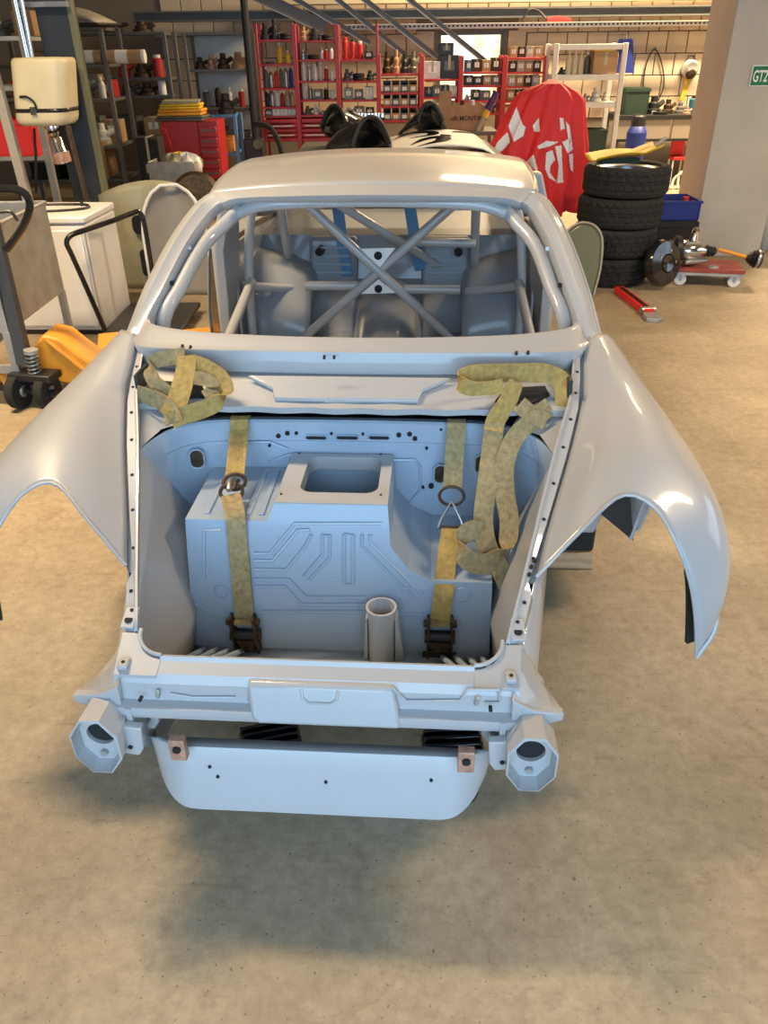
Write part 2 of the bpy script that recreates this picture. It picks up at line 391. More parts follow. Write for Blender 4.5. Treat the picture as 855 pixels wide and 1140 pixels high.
# ============================================================ the car body shell
car = thing('stripped_car', 'stripped light grey car body shell with roll cage and open luggage bay', 'car', CO, -PSI)
PT, PI_ = 'paint', 'paint_cool_lit'
def V(*a): return Vector(a)
def mir(p, s): return Vector((p[0]*s, p[1], p[2]))
def lerp(a, b, t): return a+(b-a)*t
def interp(tab, y):
    if y <= tab[0][0]: return tab[0][1]
    for (a, b), (c, d) in zip(tab, tab[1:]):
        if y <= c: return b+(d-b)*(y-a)/(c-a)
    return tab[-1][1]
RI = [(.085, .376), (.262, .426), (.46, .480), (.69, .543), (.87, .598), (1.02, .624), (1.1, .64)]
RF = [(.10, .41), (.30, .466), (.47, .523), (.68, .590), (.85, .638), (.97, .656), (1.05, .665), (1.13, .682)]
def rz_(y): return .588+.34*(y-.31)
# ---- fenders
CUT = [(.468, .31, .583), (.514, .325, .614), (.565, .37, .668), (.620, .42, .705), (.66, .44, .722), (.695, .44, .722), (.728, .42, .709), (.762, .375, .672), (.795, .34, .612), (.827, .325, .525), (.852, .325, .435), (.872, .335, .342)]
def resample(P, ts):
    D = catmull(P, 200); L = [0]
    for a, b in zip(D, D[1:]): L.append(L[-1]+(b-a).length)
    out = []
    for t in ts:
        s_ = t*L[-1]; i = 0
        while i < 198 and L[i+1] < s_: i += 1
        u = (s_-L[i])/max(1e-9, L[i+1]-L[i]); out.append(D[i].lerp(D[i+1], min(1, u)))
    return out
arch = [(.872, .335, .342)]+[(.918-.01*abs(math.cos(R(a))), .675-.345*math.cos(R(a)), .27+.345*math.sin(R(a))*1.0) for a in range(24, 181, 12)]
arch[-1] = (.895, 1.02, .27)
FL = [
    [(.468, .31, .583), (.51, .455, .633), (.566, .627, .692), (.612, .783, .745), (.645, .919, .791), (.660, 1.049, .835), (.684, 1.14, .862)],
    [(.565, .37, .668), (.615, .53, .722), (.662, .70, .762), (.700, .87, .798), (.712, 1.02, .836), (.715, 1.16, .862)],
    [(.66, .44, .722), (.706, .58, .758), (.738, .75, .785), (.752, .92, .805), (.752, 1.07, .833), (.742, 1.19, .855)],
    [(.728, .42, .709), (.790, .56, .745), (.812, .72, .766), (.812, .90, .782), (.792, 1.06, .808), (.768, 1.23, .838)],
    [(.775, .36, .652), (.865, .48, .690), (.872, .66, .725), (.848, .88, .752), (.822, 1.08, .772), (.800, 1.28, .800)],
    [(.812, .332, .570), (.915, .41, .590), (.912, .56, .672), (.890, .82, .705), (.862, 1.08, .715), (.835, 1.30, .735)],
    [(.842, .325, .470), (.922, .375, .500), (.928, .50, .62), (.918, .70, .655), (.905, .92, .62), (.862, 1.12, .56), (.842, 1.31, .58)],
    arch+[(.868, 1.12, .22), (.845, 1.31, .22)],
]
for s in (1, -1):
    NJ = 40
    rows = [resample([V(*p) for p in ln], [j/(NJ-1) for j in range(NJ)]) for ln in FL]
    G = []
    for j in range(NJ):
        c = resample([rows[i][j] for i in range(len(rows))], [k/33 for k in range(34)]); G.append([mir(p, s) for p in c])
    f = MB().grid(G).build('fender', PT, car, ang=80, solid=.004)
    lip = list(G[0])
    MB().tube(lip, .0042, 8).build('fender_lip', PT, f)
    MB().tube([mir(p, s) for p in catmull([V(*p) for p in arch], 40)], .006, 8).build('arch_lip', PT, f)
    # inner flange strip next to the rail
    fl = [[mir(p, s), mir(p+V(-.002, 0, -.018), s), mir(p+V(-.013, -.0, -.020), s)] for p in rows[0]]
    MB().grid(fl).build('inner_flange', PT, f, ang=30)
    # dark liner pieces seen through the headlamp opening
    if s > 0: ln = MB().prism([(.0, .0), (.10, .03), (.13, -.11)], -.008, .008, lambda u, v, w: mir(V(.63+u, .62+w, .60+v), s)).build('liner_flap', 'black', f)
    if s > 0: MB().tube([mir(V(.775, .62, .635), s), mir(V(.752, .615, .495), s)], .006, 8).build('liner_strip', PT, f)
    MB().ribbon([mir(q, s) for q in catmull([cy(767, 633, .375), cy(769, 655, .365), cy(769, 685, .36), cy(768, 714, .365)], 10)], V(.010, .004, 0), .010).build('rubber_strip', 'rubber', f)
    # rails with bolt holes
    st = [.14+k*(1.10-.14)/30 for k in range(31)]
    rg = []
    for y in st:
        z = rz_(y); xi = interp(RI, y); xf = interp(RF, y)-.012
        if y < .30: xf = xi+.032
        rg.append([mir(V(xi+.004, y, z-.035), s), mir(V(xi, y, z+.004), s), mir(V(xi+.006, y, z+.004), s), mir(V(xi+.010, y, z-.004), s), mir(V(xf-.004, y, z-.008), s), mir(V(xf, y, z-.026), s)])
    ra = MB().grid(rg).build('bonnet_rail', PT, car, ang=25, solid=.002)
    for y in (.17, .245, .36, .47, .58, .70, .80, .90, .985):
        xm = interp(RI, y)+.55*((interp(RF, y)-.012 if y > .3 else interp(RI, y)+.03)-interp(RI, y)); z = rz_(y)-.005
        MB().cyl(mir(V(xm, y, z-.002), s), mir(V(xm, y, z+.0015), s), .0045, n=10).build('bolt_hole', 'dark', ra)
    if s > 0:
        for q in ((.335, .458), (.315, .452), (.352, .468)): MB().cyl(V(q[1], q[0], rz_(q[0])-.006), V(q[1], q[0], rz_(q[0])-.001), .006, n=10).build('bolt_hole', 'rust', ra)
    # slotted latch plate low on the rail
    y = .175; xm = interp(RI, y)+.018; 
    o = MB().box(mir(V(xm, y, rz_(y)-.001), s), (.03, .055, .006), rot=Matrix.Rotation(R(18), 3, 'X')).build('latch_plate', PT, ra, bevel=.002)
    MB().cyl(mir(V(xm, y-.008, rz_(y-.008)+.001), s), mir(V(xm, y-.008, rz_(y-.008)+.004), s), .009, n=14).build('latch_slot', 'dark', ra)
    MB().cyl(mir(V(xm, y+.016, rz_(y+.016)+.001), s), mir(V(xm, y+.016, rz_(y+.016)+.004), s), .004, n=10).build('latch_slot', 'dark', ra)
    # inner wing: inside wall and outer skin
    gi, go = [], []
    for y in st[:27]:
        z = rz_(y); xi = interp(RI, y)
        t_ = min(1, max(0, (y-.1)/.3))
        zb = .20 if y > .38 else lerp(.40, .20, max(0, (y-.085)/.295))
        bul = .03*math.sin(math.pi*min(1, max(0, (y-.35)/.5)))
        gi.append([mir(V(xi+.004, y, z-.03), s), mir(V(lerp(xi, .43, .25)+.012-bul*.2, y, lerp(z, zb, .25)), s), mir(V(lerp(xi, .415, .5)+.010-bul, y, lerp(z, zb, .5)), s), mir(V(.425-bul*1.2, y, lerp(z, zb, .78)), s), mir(V(.405, y, zb), s)])
        go.append([mir(V(xi+.026, y, z-.02), s), mir(V(lerp(xi, .50, .4)+.03, y, lerp(z, .24, .35)), s), mir(V(.475, y, lerp(z, .24, .7)), s), mir(V(.47, y, .24), s), mir(V(.42, y, .19), s)])
    MB().grid(gi).build('inner_wing', PT, car, ang=60, solid=.002)
    MB().grid(go).build('inner_wing_skin', PT, car, ang=60, solid=.002)
# ---- nose: top plate of crossmember with rounded inner corners
def yb(x):
    a = abs(x)
    return .085 if a < .325 else .085+.06*(1-math.sqrt(max(0, 1-((a-.325)/.06)**2)))
xs = [-.326+k*.652/60 for k in range(61)]
MB().grid([[V(x, yb(x)+.002, .480), V(x, yb(x)+.004, .516), V(x, yb(x)-.004, .519), V(x, yb(x)-.010, .511), V(x, .046, .502), V(x, .040, .494)] for x in xs]).build('nose_rim', PT, car, ang=30)
for s in (-1, 1):  # corner plates joining rim and rail
    MB().prism([(.325+.06*math.sin(R(a)), .145-.06*math.cos(R(a))) for a in range(0, 91, 10)]+[(.425, .145), (.42, .10), (.414, .046), (.325, .046)], -.02, .0022, lambda u, v, w: V(u*s, v-.006, .500+.28*max(0, v-.046)+w)).build('corner_plate', PT, car)
    MB().tube([V((.325+.06*math.sin(R(a)))*s, .145-.06*math.cos(R(a)), .504+.28*(.099-.06*math.cos(R(a)))+.004) for a in range(0, 91, 6)], .0045, 8).build('rim_corner', PT, car)
    MB().box(V(.398*s, .062, .512), (.022, .03, .012)).build('corner_tab', PT, car, bevel=.003)
    MB().cyl(V(.398*s, .060, .518), V(.398*s, .060, .5195), .004, n=8).build('bolt_hole', 'dark', car)
def face(x):  # y of crossmember face
    return .035
cm = MB().grid([[V(x, .040, .494), V(x, .034, .486), V(x, .030, .445), V(x, .008, .440), V(x, .006, .425), V(x, .012, .410), V(x, .05, .405)] for x in (-.415, -.2, 0, .2, .415)]).build('front_crossmember', PT, car, ang=30)
MB().prism([(-.135, .500), (.165, .500), (.180, .418), (-.112, .418), (-.128, .43)], 0, .05, lambda u, v, w: V(u, -.002+w+(v-.42)*.38, v)).build('centre_panel', PT, cm, bevel=.008)
def facept(px, py, y=-.002): return cy(px, py, y)
for a, b, dep in (((331, 753), (375, 777), 0),):
    p = cy(*a, .002); q = cy(*b, .002)
    MB().tube([V(p.x, .0257, .493), V(p.x+.003, .0189, .475), V(p.x+.015, .0155, .466), V(q.x-.015, .0155, .466), V(q.x-.003, .0189, .475), V(q.x, .0257, .493)], .0035, 8).build('pressed_bead', PT, cm)
for pts in ([(436, 765), (452, 780), (512, 780), (520, 768), (556, 768)], [(190, 772), (215, 776), (262, 776)], [(556, 768), (556, 782), (540, 782)]):
    MB().tube([cy(px, py, .029) for px, py in pts], .0028, 8).build('pressed_bead', PT, cm)
for px, py in ((176, 772), (279, 775), (428, 778), (531, 780)):
    p = cy(px, py, .028); MB().box(p, (.008, .010, .022), rot=Matrix.Rotation(R(12), 3, 'Y')).build('stud', 'galv', cm, bevel=.002)
for px, py in ((157, 777), (546, 788)):
    p = cy(px, py, .014); MB().cyl(p+V(0, -.008, 0), p+V(0, .004, 0), .004, n=10).build('bolt_hole', 'dark', cm)
for s in (-1, 1):
    # wings at the ends of the crossmember
    MB().prism([(.40, .492), (.425, .475), (.447, .462), (.480, .456), (.505, .452), (.505, .434), (.46, .422), (.40, .408)], 0, .02, lambda u, v, w: V(u*s, .014+w+.10*(u-.4), v)).build('end_wing', PT, car, bevel=.003)
    MB().grid([[V(u*s, .024+.10*(u-.4), v), V(lerp(u, u2, .5)*s, .09, lerp(v, v2, .5)+.004), V(u2*s, .16, v2)] for (u, v), (u2, v2) in zip(((.40, .4915), (.425, .4745), (.447, .4615), (.480, .4555), (.505, .4515), (.505, .434)), ((.405, .525), (.43, .505), (.448, .48), (.462, .455), (.468, .43), (.47, .40)))]).build('wing_box', PT, car, ang=50)
    # gap cheeks
    MB().prism([(.0, .44), (.0, .33), (.10, .22), (.30, .20), (.30, .265), (.10, .43)], 0, .012, lambda u, v, w: V((.378+w)*s, u+.005, v)).build('gap_cheek', PT, car)
    MB().tube([V(.36*s, .05, .44), V(.352*s, .055, .40), V(.355*s, .06, .36), V(.368*s, .06, .34)], .012, 8).build('cheek_bead', PT, car)
    # bumper tube with octagonal cup
    bx_, bz_ = .440*s, .385
    def octo(a, b, y, dz=0): return [V(bx_+a*math.cos(R(22.5+45*k)), y, bz_+dz+b*math.sin(R(22.5+45*k))) for k in range(8)]
    bt = MB().grid([octo(.046, .060, .16, .012), octo(.046, .064, .06, .006), octo(.052, .076, .02), octo(.0535, .081, -.05)], wrap=True).build('bumper_mount', PT, car, ang=25)
    MB().grid([octo(.0535, .081, -.05), octo(.0490, .076, -.052), octo(.0490, .076, -.046), octo(.044, .068, -.022)], wrap=True).build('cup_lip', PT, bt, ang=25)
    ring_o = octo(.0442, .0685, -.022); hr = []
    ring = [[], []]
    N8 = 32
    for k in range(N8):
        a = 2*math.pi*k/N8+R(22.5); i = k*8//N8; t = (k*8/N8) % 1
        ring[0].append(ring_o[i].lerp(ring_o[(i+1) % 8], t)); ring[1].append(V(bx_+.029*math.cos(a), -.021, bz_+.008+.029*math.sin(a)))
    ring.append([p+V(0, .045, 0) for p in ring[1]])
    MB().grid(ring, wrap=True).build('cup_plate', PT, bt, ang=30)
    MB().cyl(V(bx_, -.012, bz_+.008), V(bx_, -.008, bz_+.008), .031, n=24).build('cup_hole_shade', 'dark', bt)  # near-black disc just behind the plate, stands in for shade inside the hole
    MB().cyl(V(bx_, -.03, bz_-.042), V(bx_, -.021, bz_-.042), .008, n=12).build('bolt', 'galv', bt)
    MB().prism([(.355, .405), (.40, .41), (.405, .33), (.372, .325), (.360, .345)], 0, .02, lambda u, v, w: V(u*s, -.015+w, v)).build('side_gusset', PT, bt, bevel=.003)
    MB().cyl(V(.386*s, -.018, .352), V(.386*s, -.014, .352), .005, n=10).build('bolt_hole', 'dark', bt)
    br = MB().box(V((.313 if s > 0 else -.285), -.012, .352), (.034, .02, .058)).build('tow_bracket', 'copper', car, bevel=.002)
    MB().cyl(V((.313 if s > 0 else -.285), -.026, .357), V((.313 if s > 0 else -.285), -.02, .357), .009, n=14).build('bracket_hole', 'dark', br)
# ---- lower valance
vg = []
for k in range(61):
    x = -.372+k*.744/60; a = abs(x); row = []
    e = max(0, (a-.27)/.102)
    zb = .196+(.0 if a < .25 else .105*(1-math.sqrt(max(0, 1-min(1, (a-.25)/.122)**2))))
    zt = .322
    if a < .2: zb += .0
    for j in range(9):
        t = j/8; z = lerp(zt, zb, t); y = .018-.055*t+.10*e**2.2*(0.3+.7*t)
        row.append(V(x, y, z))
    row.insert(0, V(x, .04, zt+.002)); row.append(V(x, row[-1].y+.018, zb-.001)); vg.append(row)
va = MB().grid(vg).build('valance', PT, car, ang=50, solid=.003)
for px, py in ((234, 853), (243, 864), (363, 870), (480, 868)):
    t = (py-838)/67; p = cpl(px, py, (0, 1, -.44), .018-.44*.322); MB().cyl(p+V(0, -.004, .002), p+V(0, .003, -.001), .004, n=10).build('bolt_hole', 'dark', va)
for x in (-.03, .05): MB().tube([V(x, -.012, .24), V(x, -.026, .213), V(x+.05, -.026, .213)], .002, 6).build('pressed_bead', PT, va)
# ---- luggage bay: floor, sloping front wall
MB().grid([[V(x, .085, .480), V(x, .40, .20), V(x, .55, .198), V(x, .87, .198)] for x in (-.41, 0, .41)]).build('bay_floor', PI_, car, ang=30, solid=-.004)
# bulkhead
BP = [(-.545, .69), (-.535, .74), (-.505, .80), (-.45, .845), (-.36, .864), (-.18, .870), (0, .872), (.18, .870), (.36, .864), (.45, .845), (.505, .80), (.535, .74), (.545, .69)]
bpl = catmull([V(a, b, 0) for a, b in BP], 70)
bg = []
for p in bpl:
    zt = .702-.012*(abs(p.x)/.54)**6
    bg.append([V(p.x, p.y+.03, zt-.004), V(p.x, p.y+.004, zt), V(p.x, p.y-.002, zt-.006), V(p.x, p.y-.002, zt-.062), V(p.x, p.y+.006, zt-.068), V(p.x, p.y+.004, .45), V(p.x*.94, p.y, .20)])
bk = MB().grid(bg).build('bulkhead', PI_, car, ang=30)
def oval(px0, px1, py, hgt, y, name='slot', m='dark', par=None):
    a = cy(px0, py, y); b = cy(px1, py, y); r = hgt/2
    poly = arc(b.x-r, a.z, r, -90, 90, 8)+arc(a.x+r, a.z, r, 90, 270, 8)
    MB().prism(poly, y-.0015, y+.002, lambda u, v, w: V(u, w, v)).build(name, m, par or bk)
    MB().tube([V(u, y-.0015, v) for u, v in poly], .0022, 6, closed=True).build('slot_rim', PI_, par or bk)
for a, b in ((340, 364), (374, 399), (410, 434)): oval(a, b, 487, .014, .867)
for px, py, r in ((219, 483, .008), (231, 486, .005), (310, 485, .007), (320, 482, .007), (330, 482, .005), (369, 482.5, .004), (404, 483, .004), (444, 484, .007), (456, 483, .007), (462, 488, .007), (491, 478, .004), (300, 496, .004), (475, 499, .004), (480, 541, .008), (471, 542.5, .004)):
    p = cy(px, py, .868); MB().cyl(p+V(0, -.004, 0), p+V(0, .003, 0), r, n=12).build('bolt_hole', 'dark', bk)
for px, py, a, b in ((221, 508, .020, .030), (490, 527, .018, .030), (536, 516, .020, .030)):
    p = cy(px, py, .868 if px > 300 else .855)
    MB().prism(rrect(p.x-a, p.x+a, p.z-b, p.z+b, a*.95, 7), 0, .004, lambda u, v, w: V(u, p.y-.006+w-(abs(u)-.4)*(.0 if abs(u) < .4 else .25), v)).build('access_hole', 'rust', bk)
    MB().tube([V(u, p.y-.006-(abs(u)-.4)*(.0 if abs(u) < .4 else .25), v) for u, v in rrect(p.x-a, p.x+a, p.z-b, p.z+b, a*.95, 7)], .003, 6, closed=True).build('hole_rim', PI_, bk)
for pts in ([(436, 512), (462, 512), (468, 520), (468, 545), (455, 562)], [(300, 515), (318, 507), (330, 505)], [(222, 494), (300, 492), (320, 500)]):
    MB().tube([cy(px, py, .870) for px, py in pts], .004, 8).build('pressed_bead', PI_, bk)
# ---- tank box: front face sloping, left top, raised plate with opening
SL = .26
def fy(z): return .5+SL*(z-.27)
PF = [(-.41, .25), (-.41, .55), (-.195, .55), (-.172, .60), (.12, .60), (.128, .49), (.175, .43), (.235, .40), (.395, .40), (.395, .25)]
bx = MB(); n = len(PF)
bx.add([V(u, fy(v), v) for u, v in PF], [tuple(range(n))])
def ext(a, b): bx.add([V(a[0], fy(a[1]), a[1]), V(b[0], fy(b[1]), b[1]), V(b[0], .87, b[1]), V(a[0], .87, a[1])], [(0, 1, 2, 3)])
for i in range(n-1):
    if i == 3: continue
    ext(PF[i], PF[i+1])
bx.add([V(-.41, fy(.25), .25), V(.395, fy(.25), .25), V(.395, fy(.25)-.02, .20), V(-.41, fy(.25)-.02, .20)], [(0, 1, 2, 3)])
tb = bx.build('tank_box', PI_, car, ang=20)
# plate ring
yo0, yo1 = fy(.6), .868
inn = [(p.x, p.y) for p in (cz(334, 508, .6), cz(416, 508, .6), cz(419, 551, .6), cz(328, 549, .6))]
ix0, ix1, iy0, iy1 = -.118, .090, .640, .845
ri = rrect(ix0, ix1, iy0, iy1, .035, 9); ro = []
for (u, v) in ri:
    c = V((ix0+ix1)/2, (iy0+iy1)/2, 0); d = V(u, v, 0)-c
    k = min(((.12-c.x) if d.x > 0 else (-.172-c.x))/d.x if abs(d.x) > 1e-6 else 9, ((yo1-c.y) if d.y > 0 else (yo0-c.y))/d.y if abs(d.y) > 1e-6 else 9)
    ro.append((c.x+d.x*k, c.y+d.y*k))
pl = MB().grid([[V(u, v, .6) for u, v in ro], [V(u, v, .601) for u, v in ri], [V(u, v, .594) for u, v in ri], [V(u, v, .56) for u, v in ri]], wrap=True)
for (a, b) in ((-.172, yo0), (.12, yo0), (.12, yo1), (-.172, yo1)): pass
pl.prism([(-.172, yo0-.001), (.12, yo0-.001), (.12, yo0+.012), (-.172, yo0+.012)], .594, .6005, lambda u, v, w: V(u, v, w))
po = pl.build('opening_plate', PT, tb, ang=30)
for px, py in ((313, 550), (424, 551), (333, 505), (424, 506)):
    p = cz(px, py, .601); MB().cyl(p, p+V(0, 0, .002), .003, n=8).build('bolt_hole', 'dark', po)
FPN, FPD = (0, 1, -SL), .5-SL*.27
def fp(px, py, off=0): return cpl(px, py, FPN, FPD-off)
for pts in ([(283, 616), (301, 616), (328, 583), (396, 583), (425, 583)], [(283, 624), (304, 624), (332, 590), (345, 590)], [(283, 634), (319, 634), (338, 611), (347, 595)], [(344, 646), (367, 621), (367, 595), (359, 595), (359, 618), (338, 642)],
            [(383, 595), (383, 650), (393, 650), (393, 595), (383, 595)], [(283, 645), (322, 645), (341, 665), (408, 665)], [(283, 653), (318, 653), (336, 673), (408, 673)], [(292, 681), (408, 681)],
            [(227, 643), (227, 590), (246, 590)], [(403, 595), (403, 608), (437, 642), (463, 668)], [(412, 595), (412, 604), (444, 636), (470, 662)], [(446, 655), (478, 655)], [(440, 684), (470, 684)], [(217, 672), (250, 690)]):
    MB().tube([fp(px, py, .001) for px, py in pts], .0052, 8).build('pressed_bead', PI_, tb)
for px, py, r in ((246, 659, .018), (515, 663, .02)):
    c = fp(px, py, .001); MB().tube([c+V(r*math.cos(a), SL*r*math.sin(a), r*math.sin(a)) for a in [k*2*math.pi/20 for k in range(20)]], .003, 6, closed=True).build('pressed_ring', PI_, tb)
# ribs on the left top of the box
for x in (-.36, -.25, -.215): MB().bb(x-.008, x+.008, .60, .85, .55, .555).build('top_rib', PI_, tb, bevel=.003)
# filler pipe
fpz = .372; px_ = .109
pp = MB().lathe([(.036, .198), (.036, fpz-.012), (.040, fpz-.010), (.040, fpz), (.034, fpz), (.032, fpz-.01), (.032, .21)], 28, (px_, .457, 0)).build('filler_pipe', PT, car, ang=40)
MB().cyl(V(px_, .457, .255), V(px_, .457, .262), .032, n=24).build('pipe_bottom', 'dark', pp)
MB().prism([(-.048, .2), (-.040, .34), (-.036, .34), (-.036, .2)], -.015, .03, lambda u, v, w: V(px_+u, .457+w, v)).build('pipe_bracket', PT, pp); MB().prism([(.062, .2), (.042, .34), (.036, .34), (.036, .2)], -.015, .03, lambda u, v, w: V(px_+u, .457+w, v)).build('pipe_bracket', PT, pp)
# ribs on the floor corners
for s in (-1, 1):
    for k in range(4): MB().tube([V(s*(.27+k*.035), .46, .205), V(s*(.30+k*.03), .36, .26)], .008, 8).build('floor_rib', PI_, car)
# ---- cowl
CW = [(-.68, 1.10), (-.62, 1.02), (-.45, .985), (-.2, .968), (0, .965), (.2, .968), (.45, .985), (.62, 1.02), (.68, 1.10)]
cwl = catmull([V(a, b, 0) for a, b in CW], 50)
AB = [(-.655, 1.205), (-.61, 1.135), (-.45, 1.075), (-.2, 1.043), (0, 1.037), (.2, 1.043), (.45, 1.075), (.61, 1.135), (.655, 1.205)]
abl = catmull([V(a, b, 0) for a, b in AB], 50)
cg = []
for p, q in zip(cwl, abl):
    zc_ = .868-.012*(abs(p.x)/.68)**3; za = .886
    cg.append([V(p.x*.985, p.y-.01 if False else p.y+.002, .80), V(p.x, p.y, zc_-.008), V(p.x, p.y+.004, zc_), V(lerp(p.x, q.x, .35), lerp(p.y, q.y, .35), zc_+.006), V(lerp(p.x, q.x, .72), lerp(p.y, q.y, .72), za+.001), V(q.x, q.y-.006, za+.004), V(q.x, q.y+.002, za-.001), V(q.x, q.y+.006, za-.02), V(q.x, q.y+.03, za-.04)])
cw = MB().grid(cg).build('windscreen_cowl', PT, car, ang=40)
for px, py in ((203, 386), (212, 387), (575, 393.5), (588, 393), (361, 398), (372, 398)):
    p = cz(px, py, .866); MB().cyl(p+V(0, -.004, -.002), p+V(0, .004, .004), .004, n=8).build('bolt_hole', 'dark', cw)
# shelf below cowl
sg_ = []
for p in cwl:
    yy = p.y; xx = p.x*.955
    yf = .842+.01*(abs(p.x)/.6)**2+.004*math.sin(p.x*40)
    sg_.append([V(xx, yy+.004, .805), V(xx, yy-.03, .787), V(xx, yf+.02, .757), V(xx, yf, .752), V(xx, yf, .735), V(xx, yf+.05, .72)])
sh_ = MB().grid(sg_).build('cowl_shelf', PT, car, ang=35, solid=.003)
MB().prism([(-.30, .945), (-.22, .90), (-.21, .865), (.19, .865), (.20, .90), (.28, .945)], 0, .012, lambda u, v, w: V(u, v, .752+(v-.85)*.45+w)).build('shelf_panel', PT, sh_, bevel=.004)
MB().tube([cz(350, 425, .785), cz(352, 440, .772), cz(362, 447, .762), cz(460, 447, .762), cz(465, 438, .772), cz(468, 425, .785)], .003, 8).build('pressed_bead', PT, sh_)
for s in (-1, 1):
    MB().prism([(.40, .875), (.50, .868), (.55, .90), (.54, .935), (.43, .925)], .001, .006, lambda u, v, w: V(u*s, v, .757+(v-.862)*.36+w)).build('shelf_opening', 'dark', sh_)
# black sheet standing in for the shade in the gap behind the bulkhead
MB().grid([[V(x, .90, .70), V(x, .93, .55), V(x, 1.08, .55), V(x, 1.08, .80)] for x in (-.62, .62)]).build('cowl_gap_shade', 'dark', car)
for s in (-1, 1):
    MB().grid([[mir(V(.545, .69, .695), s), mir(V(.59, .86, .735), s)], [mir(V(.52, .80, .70), s), mir(V(.57, .90, .74), s)], [mir(V(.45, .86, .70), s), mir(V(.50, .93, .745), s)]]).build('bay_corner', PT, car, ang=60)
    MB().box(mir(V(.60, .93, .80), s), (.012, .10, .05)).build('hinge_plate', 'black', car, bevel=.003)
# ---- windscreen pillars and header
def pil_pt(t, k):
    ins = catmull([V(.655, 1.205, .884), V(.640, 1.33, .960), V(.600, 1.53, 1.06), V(.552, 1.68, 1.112)], 20)
    return ins
for s in (-1, 1):
    ins = catmull([V(.655, 1.15, .858), V(.652, 1.22, .894), V(.628, 1.33, .955), V(.590, 1.51, 1.052), V(.548, 1.665, 1.118), V(.515, 1.695, 1.140)], 24)
    out = catmull([V(.735, 1.13, .815), V(.722, 1.21, .868), V(.700, 1.34, .955), V(.660, 1.53, 1.062), V(.612, 1.70, 1.140), V(.575, 1.76, 1.165)], 24)
    g = []
    for a, b in zip(ins, out):
        m_ = (a+b)/2+V(0, -.016, .016)
        g.append([mir(a+V(-.004, .04, -.02), s), mir(a, s), mir(a+V(.004, -.006, .008), s), mir(a.lerp(m_, .55), s), mir(m_, s), mir(b.lerp(m_, .45)+V(.006, 0, .004), s), mir(b, s), mir(b+V(.002, .03, -.02), s), mir(b+V(-.035, .06, -.03), s)])
    pa = MB().grid(g).build('windscreen_pillar', PT, car, ang=45)
    MB().tube([mir(p+V(.006, .035, -.012), s) for p in out], .009, 8).build('door_seal_rail', PT, pa)
    for t in (.38, .62):
        p = ins[int(t*23)]; MB().box(mir(p+V(-.006, .016, -.004), s), (.012, .012, .012)).build('clip', 'dark' if t < .5 else 'steel', pa)
# header
HD = [(-.515, 1.695, 1.140), (-.45, 1.675, 1.158), (-.25, 1.640, 1.170), (0, 1.628, 1.175), (.25, 1.640, 1.170), (.45, 1.675, 1.158), (.515, 1.695, 1.140)]
hdl = catmull([V(*p) for p in HD], 50)
RO = [(-.575, 1.76, 1.165), (-.50, 1.735, 1.178), (-.27, 1.700, 1.198), (0, 1.688, 1.204), (.27, 1.700, 1.198), (.50, 1.735, 1.178), (.575, 1.76, 1.165)]
rol = catmull([V(*p) for p in RO], 50)
MB().grid([[a+V(0, .05, -.03), a+V(0, .008, -.012), a, a+V(0, -.003, .006), a.lerp(b, .5)+V(0, -.002, .004), b] for a, b in zip(hdl, rol)]).build('windscreen_header', PT, car, ang=40)
